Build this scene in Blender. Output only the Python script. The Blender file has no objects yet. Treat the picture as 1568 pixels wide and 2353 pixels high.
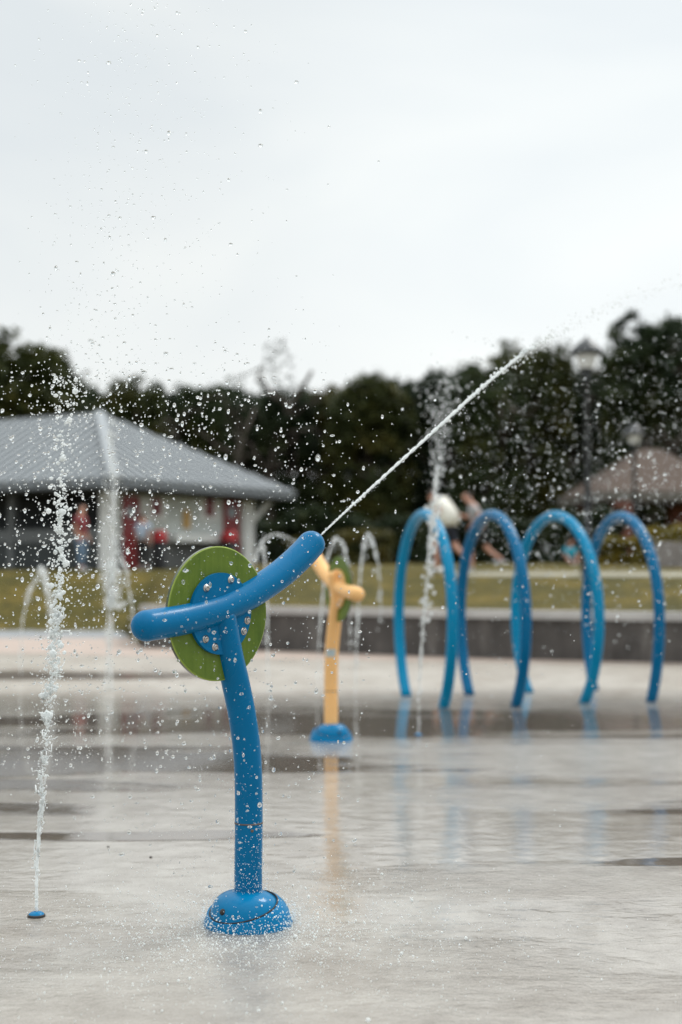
import bpy, bmesh, math, random
import numpy as np
from mathutils import Vector, Matrix

random.seed(7)
rng = np.random.default_rng(7)
R = math.radians
scene = bpy.context.scene
COL = scene.collection

# ------------------------------------------------------------------ camera
F = 50 / 36 * 2353.0            # focal length in reference pixels (photo seen 1568 x 2353)
CX, CY, HZ = 784.0, 1176.5, 1300.0
CAM_H = 1.3
PITCH = math.atan((HZ - CY) / F)
cp, sp = math.cos(PITCH), math.sin(PITCH)


def ray(px, py):
    x, y, z = (px - CX) / F, 1.0, -(py - CY) / F
    return Vector((x, y * cp - z * sp, y * sp + z * cp))


ORG = Vector((0, 0, CAM_H))


def at(px, py, Y):
    d = ray(px, py)
    return ORG + d * (Y / d.y)


def gnd(px, py, z=0.0):
    d = ray(px, py)
    return ORG + d * ((z - CAM_H) / d.z)


def on_plane(px, py, p0, ang):
    """point of the vertical plane through p0 with heading ang -> (s, z)"""
    n = Vector((-math.sin(ang), math.cos(ang), 0))
    d = ray(px, py)
    t = (p0 - ORG).dot(n) / d.dot(n)
    p = ORG + d * t
    return (p - p0).dot(Vector((math.cos(ang), math.sin(ang), 0))), p.z


cam_d = bpy.data.cameras.new('camera')
cam = bpy.data.objects.new('camera', cam_d)
COL.objects.link(cam)
cam.location = ORG
cam.rotation_euler = (math.pi / 2 + PITCH, 0, 0)
cam_d.sensor_fit = 'VERTICAL'
cam_d.sensor_height = 36
cam_d.sensor_width = 24
cam_d.lens = 50
cam_d.clip_start = 0.05
cam_d.clip_end = 2000
cam_d.dof.use_dof = True
cam_d.dof.focus_distance = 5.12
cam_d.dof.aperture_fstop = 1.4
scene.camera = cam

# ------------------------------------------------------------------ helpers


def tag(o, label=None, cat=None, group=None, kind=None):
    if label: o['label'] = label
    if cat: o['category'] = cat
    if group: o['group'] = group
    if kind: o['kind'] = kind
    return o


def empty(name, loc, rz=0.0):
    o = bpy.data.objects.new(name, None)
    o.empty_display_size = 0.2
    COL.objects.link(o)
    o.location = loc
    o.rotation_euler = (0, 0, rz)
    return o


def link_mesh(name, me, mat, parent=None, smooth=True):
    o = bpy.data.objects.new(name, me)
    COL.objects.link(o)
    if mat is not None:
        for m in (mat if isinstance(mat, (list, tuple)) else [mat]):
            me.materials.append(m)
    if smooth:
        me.polygons.foreach_set('use_smooth', [True] * len(me.polygons))
    if parent: o.parent = parent
    return o


def from_bm(name, bm, mat, parent=None, smooth=True):
    me = bpy.data.meshes.new(name)
    bmesh.ops.recalc_face_normals(bm, faces=bm.faces[:])
    bm.to_mesh(me)
    bm.free()
    return link_mesh(name, me, mat, parent, smooth)


def from_py(name, v, f, mat, parent=None, smooth=False):
    me = bpy.data.meshes.new(name)
    me.from_pydata([tuple(p) for p in v], [], f)
    me.update()
    return link_mesh(name, me, mat, parent, smooth)


def box(bm, lo, hi, bev=0.0, mat_index=0):
    r = bmesh.ops.create_cube(bm, size=1)
    vs = r['verts']
    for v in vs:
        v.co = Vector([lo[i] + (v.co[i] + .5) * (hi[i] - lo[i]) for i in range(3)])
    if bev > 0:
        es = list({e for v in vs for e in v.link_edges})
        bmesh.ops.bevel(bm, geom=es, offset=bev, segments=2, affect='EDGES', profile=0.6)
    return bm


def mkbox(name, lo, hi, mat, parent=None, bev=0.0):
    bm = bmesh.new()
    box(bm, lo, hi, bev)
    return from_bm(name, bm, mat, parent, smooth=False)


def smooth_path(pts, n):
    """Catmull-Rom resampling"""
    P = [Vector(p) for p in pts]
    P = [P[0] * 2 - P[1]] + P + [P[-1] * 2 - P[-2]]
    out = []
    m = len(P) - 3
    for i in range(n + 1):
        t = i / n * m
        k = min(int(t), m - 1)
        u = t - k
        a, b, c, d = P[k:k + 4]
        out.append(0.5 * ((2 * b) + (c - a) * u + (2 * a - 5 * b + 4 * c - d) * u * u + (3 * b - a - 3 * c + d) * u ** 3))
    return out


def tube(bm, pts, rad, seg=24, caps='flat', up=Vector((0.3, 0.9, 0.2))):
    """sweep a circle along pts; rad scalar or list; caps: flat / round / none"""
    n = len(pts)
    rr = [rad] * n if not hasattr(rad, '__len__') else list(rad)
    pts = [Vector(p) for p in pts]
    tang = [(pts[min(i + 1, n - 1)] - pts[max(i - 1, 0)]).normalized() for i in range(n)]
    if caps == 'round':
        t0, t1, r0, r1 = tang[0], tang[-1], rr[0], rr[-1]
        k = 8
        pre, prer, post, postr = [], [], [], []
        for j in range(k):
            a = (j + 0.3) / (k) * math.pi / 2
            pre.append(pts[0] - t0 * r0 * math.cos(a)); prer.append(r0 * math.sin(a))
        for j in range(k):
            a = math.pi / 2 - (j + 0.7) / (k) * math.pi / 2
            post.append(pts[-1] + t1 * r1 * math.cos(a)); postr.append(r1 * math.sin(a))
        tang = [t0] * k + tang + [t1] * k
        pts = pre + pts + post
        rr = prer + rr + postr
        n = len(pts)
    nrm = (up - tang[0] * up.dot(tang[0])).normalized()
    rings = []
    for i in range(n):
        nrm = (nrm - tang[i] * nrm.dot(tang[i])).normalized()
        b = tang[i].cross(nrm)
        rings.append([bm.verts.new(pts[i] + (nrm * math.cos(2 * math.pi * j / seg) + b * math.sin(2 * math.pi * j / seg)) * rr[i]) for j in range(seg)])
    for i in range(n - 1):
        for j in range(seg):
            bm.faces.new((rings[i][j], rings[i][(j + 1) % seg], rings[i + 1][(j + 1) % seg], rings[i + 1][j]))
    if caps != 'none':
        bm.faces.new(rings[0][::-1])
        bm.faces.new(rings[-1])
    return rings


def lathe(bm, prof, seg=48, center=(0, 0, 0)):
    c = Vector(center)
    rings = []
    for r, z in prof:
        if r < 1e-6:
            rings.append([bm.verts.new(c + Vector((0, 0, z)))])
        else:
            rings.append([bm.verts.new(c + Vector((r * math.cos(2 * math.pi * j / seg), r * math.sin(2 * math.pi * j / seg), z))) for j in range(seg)])
    for i in range(len(rings) - 1):
        a, b = rings[i], rings[i + 1]
        for j in range(seg):
            k = (j + 1) % seg
            if len(a) == 1 and len(b) == 1: continue
            if len(a) == 1: bm.faces.new((a[0], b[k], b[j]))
            elif len(b) == 1: bm.faces.new((a[j], a[k], b[0]))
            else: bm.faces.new((a[j], a[k], b[k], b[j]))


# ------------------------------------------------------------------ materials
class NT:
    def __init__(s, name):
        s.m = bpy.data.materials.new(name)
        s.m.use_nodes = True
        s.t = s.m.node_tree
        s.p = s.t.nodes['Principled BSDF']
        s.out = s.t.nodes['Material Output']

    def n(s, typ, **kw):
        nd = s.t.nodes.new(typ)
        for k, v in kw.items():
            if k in nd.inputs.keys() if isinstance(k, str) else False:
                nd.inputs[k].default_value = v
            else:
                setattr(nd, k, v)
        return nd

    def l(s, a, b): s.t.links.new(a, b)

    def coord(s, scale=(1, 1, 1), kind='Object'):
        tc = s.n('ShaderNodeTexCoord')
        mp = s.n('ShaderNodeMapping')
        mp.inputs['Scale'].default_value = scale
        s.l(tc.outputs[kind], mp.inputs['Vector'])
        return mp.outputs['Vector']

    def noise(s, vec, scale, detail=3, rough=.5, dist=0.0):
        nd = s.n('ShaderNodeTexNoise')
        nd.inputs['Scale'].default_value = scale
        nd.inputs['Detail'].default_value = detail
        nd.inputs['Roughness'].default_value = rough
        nd.inputs['Distortion'].default_value = dist
        s.l(vec, nd.inputs['Vector'])
        return nd.outputs['Fac']

    def ramp(s, fac, stops):
        nd = s.n('ShaderNodeValToRGB')
        cr = nd.color_ramp
        while len(cr.elements) < len(stops): cr.elements.new(.5)
        for e, (p, c) in zip(cr.elements, stops):
            e.position = p
            e.color = (c, c, c, 1) if not hasattr(c, '__len__') else (*c, 1)
        s.l(fac, nd.inputs['Fac'])
        return nd.outputs['Color']

    def math(s, op, a, b=None, clamp=False):
        nd = s.n('ShaderNodeMath', operation=op)
        nd.use_clamp = clamp
        for i, v in enumerate((a, b)):
            if v is None: continue
            if isinstance(v, (int, float)): nd.inputs[i].default_value = v
            else: s.l(v, nd.inputs[i])
        return nd.outputs[0]

    def mix(s, fac, a, b, blend='MIX'):
        nd = s.n('ShaderNodeMix', data_type='RGBA', blend_type=blend)
        for sock, v in ((nd.inputs[0], fac), (nd.inputs[6], a), (nd.inputs[7], b)):
            if isinstance(v, (int, float)): sock.default_value = v
            elif isinstance(v, (tuple, list)): sock.default_value = (*v, 1)
            else: s.l(v, sock)
        return nd.outputs[2]

    def bump(s, h, strength=.3, dist=.01, normal=None):
        nd = s.n('ShaderNodeBump')
        nd.inputs['Strength'].default_value = strength
        nd.inputs['Distance'].default_value = dist
        s.l(h, nd.inputs['Height'])
        if normal is not None: s.l(normal, nd.inputs['Normal'])
        return nd.outputs['Normal']


def simple(name, col, rough=.5, var=.15, scale=6.0, metal=0.0, coat=0.0, bump=0.0, bscale=40, spec=.5):
    t = NT(name)
    v = t.coord()
    nz = t.noise(v, scale, 4, .6)
    lo = tuple(c * (1 - var) for c in col)
    hi = tuple(min(1, c * (1 + var)) for c in col)
    t.l(t.ramp(nz, [(.3, lo), (.7, hi)]), t.p.inputs['Base Color'])
    t.p.inputs['Roughness'].default_value = rough
    t.p.inputs['Metallic'].default_value = metal
    t.p.inputs['Coat Weight'].default_value = coat
    t.p.inputs['Coat Roughness'].default_value = .06
    t.p.inputs['Specular IOR Level'].default_value = spec
    if bump:
        t.l(t.bump(t.noise(v, bscale, 3), bump, .01), t.p.inputs['Normal'])
    return t.m


def paint_metal(name, col, rough=.33, coat=.35, worn=.06):
    """powder-coated pipe, wet"""
    t = NT(name)
    v = t.coord()
    n1 = t.noise(v, 3.0, 4, .6)
    c = t.ramp(n1, [(.25, tuple(x * .90 for x in col)), (.75, tuple(min(1, x * 1.08) for x in col))])
    n2 = t.noise(v, 55, 3, .6)
    scr = t.ramp(n2, [(.69, 0.0), (.76, 1.0)])
    c2 = t.mix(t.math('MULTIPLY', scr, worn), c, (.55, .62, .68))
    t.l(c2, t.p.inputs['Base Color'])
    n3 = t.noise(v, 9, 3)
    t.l(t.ramp(n3, [(.3, rough * .75), (.7, rough * 1.25)]), t.p.inputs['Roughness'])
    t.p.inputs['Coat Weight'].default_value = coat
    t.p.inputs['Coat Roughness'].default_value = .05
    t.p.inputs['Coat IOR'].default_value = 1.38
    t.p.inputs['Specular IOR Level'].default_value = .1
    t.l(t.bump(t.noise(v, 130, 2), .05, .004), t.p.inputs['Normal'])
    return t.m


M = {}
M['blue'] = paint_metal('blue_paint', (.0, .130, .295), .28, .12, .10)
M['blue_base'] = paint_metal('blue_base_plastic', (.0, .160, .350), .26, .16, .10)
M['yellow'] = paint_metal('yellow_paint', (.86, .50, .205), .4, .2)
M['hoop_light'] = paint_metal('light_blue_paint', (.0, .212, .395), .3, .2)
M['hoop_dark'] = paint_metal('dark_blue_paint', (.0, .120, .265), .3, .2)
M['steel'] = simple('stainless_steel', (.42, .40, .38), .25, .2, 30, metal=1.0)
M['dark'] = simple('rubber_and_seam_shade', (.018, .015, .014), .6)
M['seam'] = simple('seam_brown', (.11, .075, .055), .6)
M['cap_grey'] = simple('label_grey', (.42, .5, .52), .5)


def acrylic():
    t = NT('green_acrylic')
    v = t.coord((60, 60, 2.2))
    st = t.noise(v, 1.0, 4, .6)
    v2 = t.coord()
    bl = t.noise(v2, 7, 4, .6)
    f = t.math('ADD', t.math('MULTIPLY', st, .35), t.math('MULTIPLY', bl, .65))
    c = t.ramp(f, [(.30, (.10, .18, .020)), (.52, (.16, .25, .03)), (.72, (.215, .31, .042))])
    sp_ = t.ramp(t.noise(v2, 95, 2), [(.68, 0.0), (.74, 1.0)])
    c = t.mix(t.math('MULTIPLY', sp_, .5), c, (.34, .46, .06))
    t.l(c, t.p.inputs['Base Color'])
    t.p.inputs['Roughness'].default_value = .22
    tr = t.n('ShaderNodeBsdfTranslucent')
    t.l(c, tr.inputs['Color'])
    mx = t.n('ShaderNodeMixShader')
    mx.inputs[0].default_value = .4
    t.l(t.p.outputs[0], mx.inputs[1])
    t.l(tr.outputs[0], mx.inputs[2])
    t.l(mx.outputs[0], t.out.inputs['Surface'])
    return t.m


M['acrylic'] = acrylic()
M['acrylic_edge'] = simple('acrylic_cut_edge', (.035, .05, .012), .12, .15, 20, coat=.5)
M['acrylic_lip'] = simple('acrylic_lit_lip', (.23, .31, .04), .15, .15, 20)  # light gathered along the cut edge, put into the lime colour


def water_mat(name, foam):
    t = NT(name)
    t.p.inputs['Base Color'].default_value = (.93, .96, .96, 1)
    t.p.inputs['Roughness'].default_value = .03
    t.p.inputs['IOR'].default_value = 1.33
    t.p.inputs['Transmission Weight'].default_value = 1.0
    if foam > 0:
        d = t.n('ShaderNodeBsdfDiffuse')
        d.inputs['Color'].default_value = (.92, .94, .94, 1)
        tr = t.n('ShaderNodeBsdfTranslucent')
        tr.inputs['Color'].default_value = (.92, .94, .94, 1)
        m1 = t.n('ShaderNodeMixShader'); m1.inputs[0].default_value = .5
        t.l(d.outputs[0], m1.inputs[1]); t.l(tr.outputs[0], m1.inputs[2])
        m2 = t.n('ShaderNodeMixShader'); m2.inputs[0].default_value = foam
        t.l(t.p.outputs[0], m2.inputs[1]); t.l(m1.outputs[0], m2.inputs[2])
        t.l(m2.outputs[0], t.out.inputs['Surface'])
    return t.m


M['drop'] = water_mat('clear_water', .06)
M['foam'] = water_mat('frothy_water', .9)
M['veil'] = water_mat('falling_water', .45)


def concrete_wet():
    t = NT('wet_concrete')
    v = t.coord()
    big = t.noise(v, .9, 5, .65, .4)
    med = t.noise(v, 5, 5, .65)
    fine = t.noise(v, 150, 3, .7)
    c = t.ramp(big, [(.36, (.23, .18, .125)), (.5, (.36, .315, .26)), (.64, (.49, .45, .39))])
    c = t.mix(.45, c, t.ramp(med, [(.36, (.20, .16, .115)), (.64, (.54, .50, .445))]))
    c = t.mix(.35, c, t.ramp(fine, [(.35, (.08, .07, .06)), (.65, (.46, .44, .42))]))
    tc = t.n('ShaderNodeTexCoord')
    sep = t.n('ShaderNodeSeparateXYZ')
    t.l(tc.outputs['Object'], sep.inputs[0])
    X, Y = sep.outputs['X'], sep.outputs['Y']
    # still puddles lying in the hollows of the pad
    edge = t.math('SUBTRACT', t.noise(t.coord((.55, 2.2, 1)), 1.0, 5, .62, .5), .5)
    pools = None
    for (px, py, rx, ry) in ((-2.1, 9.35, 2.7, 1.0), (.3, 11.9, 4.6, 1.15), (2.9, 12.2, 2.4, .9), (2.5, 7.75, 1.3, .42), (-1.9, 7.7, .8, .25), (2.0, 6.3, .8, .12), (-1.1, 6.9, 1.0, .14), (-3.5, 17, 2.6, .8)):
        a = t.math('POWER', t.math('ABSOLUTE', t.math('DIVIDE', t.math('SUBTRACT', X, px), rx)), 2)
        b = t.math('POWER', t.math('ABSOLUTE', t.math('DIVIDE', t.math('SUBTRACT', Y, py), ry)), 2)
        f = t.math('SUBTRACT', 1.0, t.math('ADD', a, b))
        pools = f if pools is None else t.math('MAXIMUM', pools, f)
    pool = t.ramp(t.math('ADD', t.math('MULTIPLY', t.math('ADD', t.math('MAXIMUM', pools, -1.5), t.math('MULTIPLY', edge, 4.2)), .25), .5), [(.50, 0.0), (.62, 1.0)])
    # where falling water keeps the film agitated
    agit = None
    for (px, py, rx, ry) in ((-.25, 4.45, 1.3, .75), (2.6, 9.75, 2.7, 1.15), (1.9, 8.1, 1.5, .5), (-1.3, 5.3, .5, .5), (.9, 5.9, .9, .35)):
        a = t.math('POWER', t.math('ABSOLUTE', t.math('DIVIDE', t.math('SUBTRACT', X, px), rx)), 2)
        b = t.math('POWER', t.math('ABSOLUTE', t.math('DIVIDE', t.math('SUBTRACT', Y, py), ry)), 2)
        f = t.math('SUBTRACT', 1.0, t.math('ADD', a, b))
        agit = f if agit is None else t.math('MAXIMUM', agit, f)
    agit = t.ramp(t.math('ADD', t.math('MULTIPLY', t.math('ADD', t.math('MAXIMUM', agit, -1.5), t.math('MULTIPLY', edge, 3.0)), .25), .5), [(.42, 0.0), (.66, 1.0)])
    agit = t.math('MULTIPLY', agit, t.math('SUBTRACT', 1.0, pool))
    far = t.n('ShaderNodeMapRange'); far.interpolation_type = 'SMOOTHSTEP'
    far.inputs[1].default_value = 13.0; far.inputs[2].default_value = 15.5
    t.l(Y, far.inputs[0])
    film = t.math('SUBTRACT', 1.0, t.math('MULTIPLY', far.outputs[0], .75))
    dark = t.mix(1.0, c, (.24, .185, .135), 'MULTIPLY')  # wet bed, darkened further to paint in the trees' dark reflection
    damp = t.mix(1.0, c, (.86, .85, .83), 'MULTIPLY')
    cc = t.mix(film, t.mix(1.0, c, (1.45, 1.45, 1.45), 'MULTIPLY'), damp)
    t.l(t.mix(pool, cc, dark), t.p.inputs['Base Color'])
    t.p.inputs['Roughness'].default_value = .45
    t.p.inputs['Specular IOR Level'].default_value = .3
    t.l(t.bump(t.noise(v, 90, 4, .7), .35, .004), t.p.inputs['Normal'])
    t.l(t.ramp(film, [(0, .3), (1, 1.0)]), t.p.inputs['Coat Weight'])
    rg_ = t.math('SUBTRACT', .26, t.math('MULTIPLY', film, .225))
    rg_ = t.math('ADD', rg_, t.math('MULTIPLY', agit, .16))
    t.l(t.math('ADD', .02, t.math('MULTIPLY', rg_, t.math('SUBTRACT', 1.0, pool))), t.p.inputs['Coat Roughness'])
    t.p.inputs['Coat IOR'].default_value = 1.5
    w1 = t.noise(t.coord((1, 1.7, 1)), 6.0, 3, .55, .6)
    w2 = t.noise(v, 42.0, 3, .6, .3)
    calm = t.math('SUBTRACT', 1.0, t.math('MULTIPLY', pool, .82))
    w2 = t.math('MULTIPLY', w2, t.math('ADD', .2, t.math('MULTIPLY', agit, .55)))
    calm = t.math('ADD', calm, t.math('MULTIPLY', agit, 1.6))
    hgt = t.math('MULTIPLY', t.math('ADD', w1, w2), calm)
    t.l(t.bump(hgt, .6, .0048), t.p.inputs['Coat Normal'])
    return t.m


M['pad'] = concrete_wet()
M['pink'] = simple('pink_concrete', (.41, .325, .275), .6, .12, 2.5, bump=.2, bscale=60)
M['asphalt'] = simple('grey_path', (.24, .25, .26), .7, .15, 2, bump=.2)


def grass():
    t = NT('lawn_grass')
    v = t.coord()
    a = t.noise(v, .9, 5, .7)
    b = t.noise(v, 6, 4, .7)
    c = t.ramp(a, [(.36, (.030, .030, .007)), (.5, (.092, .070, .013)), (.62, (.21, .14, .028))])
    c = t.mix(.5, c, t.ramp(b, [(.36, (.032, .037, .008)), (.64, (.17, .14, .03))]))
    t.l(c, t.p.inputs['Base Color'])
    t.p.inputs['Roughness'].default_value = .8
    t.p.inputs['Specular IOR Level'].default_value = .15
    t.l(t.bump(t.noise(v, 30, 4, .7), .9, .05), t.p.inputs['Normal'])
    return t.m


M['grass'] = grass()


def leaf_mat(name, stops, scale=.9):
    t = NT(name)
    v = t.coord()
    a = t.noise(v, scale, 3, .6)
    b = t.noise(v, 9.0, 2)
    f = t.math('ADD', t.math('MULTIPLY', a, .7), t.math('MULTIPLY', b, .3))
    c = t.ramp(f, stops)
    t.l(c, t.p.inputs['Base Color'])
    t.p.inputs['Roughness'].default_value = .6
    t.p.inputs['Specular IOR Level'].default_value = .25
    tr = t.n('ShaderNodeBsdfTranslucent')
    t.l(c, tr.inputs['Color'])
    mx = t.n('ShaderNodeMixShader'); mx.inputs[0].default_value = .25
    t.l(t.p.outputs[0], mx.inputs[1]); t.l(tr.outputs[0], mx.inputs[2])
    t.l(mx.outputs[0], t.out.inputs['Surface'])
    return t.m


M['leaf'] = leaf_mat('dark_foliage', [(.35, (.018, .033, .010)), (.5, (.034, .050, .014)), (.65, (.078, .080, .018))])
M['leaf_dk'] = leaf_mat('deep_foliage', [(.35, (.012, .023, .010)), (.5, (.022, .037, .013)), (.65, (.047, .058, .016))])
M['leaf_olive'] = leaf_mat('olive_foliage', [(.35, (.045, .048, .012)), (.5, (.085, .078, .016)), (.65, (.15, .12, .025))])
M['leaf_mid'] = leaf_mat('mid_foliage', [(.35, (.024, .036, .010)), (.5, (.048, .058, .014)), (.65, (.115, .102, .022))], 1.3)
M['leaf_yellow'] = leaf_mat('yellow_green_foliage', [(.35, (.09, .08, .012)), (.5, (.20, .16, .022)), (.65, (.34, .25, .04))])
M['bark'] = simple('bark', (.06, .048, .038), .9, .3, 8, bump=.6, bscale=20)


def weathered_wall():
    t = NT('weathered_concrete')
    v = t.coord()
    a = t.noise(t.coord((3, 3, .6)), 1.0, 5, .65)
    b = t.noise(v, 2.5, 4, .6)
    c = t.ramp(a, [(.3, (.032, .028, .026)), (.55, (.085, .076, .07)), (.72, (.20, .185, .17))])
    c = t.mix(.4, c, t.ramp(b, [(.3, (.03, .027, .025)), (.7, (.11, .10, .092))]))
    t.l(c, t.p.inputs['Base Color'])
    t.p.inputs['Roughness'].default_value = .8
    t.l(t.bump(t.noise(v, 25, 4), .4, .02), t.p.inputs['Normal'])
    return t.m


M['wall'] = weathered_wall()
M['wall2'] = simple('grey_planter_concrete', (.22, .20, .19), .8, .3, 2, bump=.3)
M['cap'] = simple('pale_coping', (.40, .385, .37), .7, .15, 2, bump=.2)
M['roof'] = simple('grey_metal_roof', (.135, .15, .165), .45, .12, 1.5, metal=.0)
M['ridge'] = simple('ridge_metal_lit_ribs', (.25, .27, .285), .35, .08)  # ridge caps; on the ribs the paler tone carries their shading contrast
M['white'] = simple('white_paint', (.72, .73, .72), .5, .06)
M['greywall'] = simple('grey_green_wall', (.55, .58, .56), .7, .12, 1)
M['darkwall'] = simple('shaded_interior_wall', (.035, .042, .045), .7, .2, 1)  # near-black: the shade of the open interior is put into the colour
M['lowwall'] = simple('dark_grey_base_wall', (.11, .115, .115), .7, .2, 1)
M['red'] = simple('red_paint', (.24, .03, .035), .45, .12)
M['brightred'] = simple('bright_red_plastic', (.40, .016, .02), .4, .1)
M['darkred'] = simple('dark_red_panel', (.17, .012, .018), .4, .15)
M['glass'] = simple('window_glass', (.22, .28, .31), .08, .1)
M['ochre'] = simple('ochre_board', (.55, .33, .10), .6, .1)
M['greyrail'] = simple('grey_rail', (.13, .14, .145), .6, .1)
M['black_iron'] = simple('black_iron', (.012, .015, .018), .4, .15)
M['lamp_glass'] = simple('milky_lamp_glass', (.78, .79, .80), .25, .04)
M['brick'] = simple('red_brick', (.20, .075, .055), .8, .25, 14)
M['shingle'] = simple('brown_grey_shingle', (.065, .040, .027), .8, .15, 4, bump=.4, bscale=12)
M['fascia'] = simple('pale_fascia', (.125, .115, .10), .6, .1)
M['skin'] = simple('skin', (.52, .27, .19), .5, .06)
M['hair'] = simple('brown_hair', (.045, .026, .017), .6)
M['cream'] = simple('cream_cotton', (.76, .74, .66), .85, .04)
M['grey_shirt'] = simple('grey_cotton', (.40, .42, .45), .85, .06)
M['navy'] = simple('navy_cotton', (.018, .022, .035), .85, .1)
M['skyblue'] = simple('light_blue_cotton', (.40, .47, .58), .85, .05)
M['jeans'] = simple('denim', (.13, .20, .29), .85, .15)
M['turq'] = simple('turquoise_cotton', (.02, .33, .46), .8, .08)
M['maroon'] = simple('dark_red_cotton', (.22, .04, .05), .85, .08)
M['black_cloth'] = simple('black_cotton', (.015, .016, .018), .85, .1)

# ------------------------------------------------------------------ light
SUN_AZ, SUN_EL = R(48), R(50)     # to the right of the view, ahead
w = bpy.data.worlds.new('World')
scene.world = w
w.use_nodes = True
wt = w.node_tree
bg = wt.nodes['Background']
sky = wt.nodes.new('ShaderNodeTexSky')
sky.sky_type = 'NISHITA'
sky.sun_disc = False
sky.sun_elevation = SUN_EL
sky.sun_rotation = SUN_AZ
hs = wt.nodes.new('ShaderNodeHueSaturation')
hs.inputs['Saturation'].default_value = .25
wt.links.new(sky.outputs[0], hs.inputs['Color'])
tc = wt.nodes.new('ShaderNodeTexCoord')
mp = wt.nodes.new('ShaderNodeMapping')
mp.inputs['Scale'].default_value = (1.3, 1.3, 3.2)
mp.inputs['Location'].default_value = (1.7, .4, .35)
wt.links.new(tc.outputs['Generated'], mp.inputs['Vector'])
nz = wt.nodes.new('ShaderNodeTexNoise')
nz.inputs['Scale'].default_value = 2.1
nz.inputs['Detail'].default_value = 4
nz.inputs['Roughness'].default_value = .45
nz.inputs['Distortion'].default_value = .5
wt.links.new(mp.outputs[0], nz.inputs['Vector'])
cr = wt.nodes.new('ShaderNodeValToRGB')
K = 11.1
cr.color_ramp.elements[0].position = .34
cr.color_ramp.elements[0].color = (.735, .785, .81, 1)
cr.color_ramp.elements[1].position = .66
cr.color_ramp.elements[1].color = (.865, .895, .885, 1)
wt.links.new(nz.outputs['Fac'], cr.inputs['Fac'])
mul = wt.nodes.new('ShaderNodeMix'); mul.data_type = 'RGBA'; mul.blend_type = 'MULTIPLY'
mul.inputs[0].default_value = 1
mul.inputs[7].default_value = (K, K, K, 1)
wt.links.new(cr.outputs[0], mul.inputs[6])
mx = wt.nodes.new('ShaderNodeMix'); mx.data_type = 'RGBA'
mx.inputs[0].default_value = .93
wt.links.new(hs.outputs[0], mx.inputs[6])
wt.links.new(mul.outputs[2], mx.inputs[7])
# an overcast sky is two to three times brighter overhead than near the horizon
sx = wt.nodes.new('ShaderNodeSeparateXYZ')
wt.links.new(tc.outputs['Generated'], sx.inputs[0])
mr = wt.nodes.new('ShaderNodeMapRange'); mr.interpolation_type = 'SMOOTHSTEP'
mr.inputs[1].default_value = .38; mr.inputs[2].default_value = .85
mr.inputs[3].default_value = 1.0; mr.inputs[4].default_value = 2.3
wt.links.new(sx.outputs['Z'], mr.inputs[0])
dp = wt.nodes.new('ShaderNodeVectorMath'); dp.operation = 'DOT_PRODUCT'
dp.inputs[1].default_value = Vector((.24, .94, .25)).normalized()
wt.links.new(tc.outputs['Generated'], dp.inputs[0])
gl = wt.nodes.new('ShaderNodeMapRange'); gl.interpolation_type = 'SMOOTHSTEP'
gl.inputs[1].default_value = .93; gl.inputs[2].default_value = 1.0; gl.inputs[3].default_value = .965; gl.inputs[4].default_value = 1.07
wt.links.new(dp.outputs['Value'], gl.inputs[0])
gm = wt.nodes.new('ShaderNodeMath'); gm.operation = 'MULTIPLY'
wt.links.new(mr.outputs[0], gm.inputs[0]); wt.links.new(gl.outputs[0], gm.inputs[1])
zb = wt.nodes.new('ShaderNodeVectorMath'); zb.operation = 'SCALE'
wt.links.new(mx.outputs[2], zb.inputs[0]); wt.links.new(gm.outputs[0], zb.inputs['Scale'])
wt.links.new(zb.outputs[0], bg.inputs['Color'])
bg.inputs['Strength'].default_value = .1

sd = bpy.data.lights.new('sun', 'SUN')
sd.energy = 1.5
sd.angle = R(16)
sd.color = (1, .97, .93)
sun = bpy.data.objects.new('sun', sd)
COL.objects.link(sun)
dirv = Vector((math.sin(SUN_AZ) * math.cos(SUN_EL), math.cos(SUN_AZ) * math.cos(SUN_EL), math.sin(SUN_EL)))
sun.rotation_euler = dirv.to_track_quat('Z', 'Y').to_euler()
sun.location = dirv * 60

scene.view_settings.view_transform = 'Standard'
scene.view_settings.look = 'None'
scene.view_settings.exposure = 0
scene.view_settings.gamma = 1
scene.cycles.max_bounces = 12
scene.cycles.transmission_bounces = 8
scene.cycles.sample_clamp_indirect = 6
scene.cycles.use_denoising = True

# ------------------------------------------------------------------ ground and lawn
WALL = [(-3.2, 22.7), (-1.09, 21.8), (1.94, 20.04), (4.55, 18.97), (9, 17.0), (20, 12.0), (40, 3)]


def yw(x):
    if x <= WALL[0][0]: return WALL[0][1] + (WALL[0][0] - x) * .4
    for (a, b), (c, d) in zip(WALL, WALL[1:]):
        if x <= c: return b + (d - b) * (x - a) / (c - a)
    return WALL[-1][1]


def sstep(a, b, x):
    t = min(1, max(0, (x - a) / (b - a)))
    return t * t * (3 - 2 * t)


def lawn_start(x):
    k = sstep(-4.6, -3.0, x)
    return (28.4) * (1 - k) + (yw(x) + .12) * k


def lawn_z(x, y):
    k = sstep(-4.6, -3.0, x)
    u = y - lawn_start(x)
    right = .655 + .5 * sstep(0, 8.5, u) + .16 * sstep(6, 14, u) + .1 * sstep(14, 40, u)
    left = 1.18 * sstep(0, 6.0, u) + .15 * sstep(6, 20, u)
    return right * k + left * (1 - k)


# whole ground out to the horizon
v = [(-700, -300, -.06), (700, -300, -.06), (700, 1200, -.06), (-700, 1200, -.06)]
tag(from_py('ground', v, [(0, 1, 2, 3)], M['grass']), kind='structure')
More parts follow.
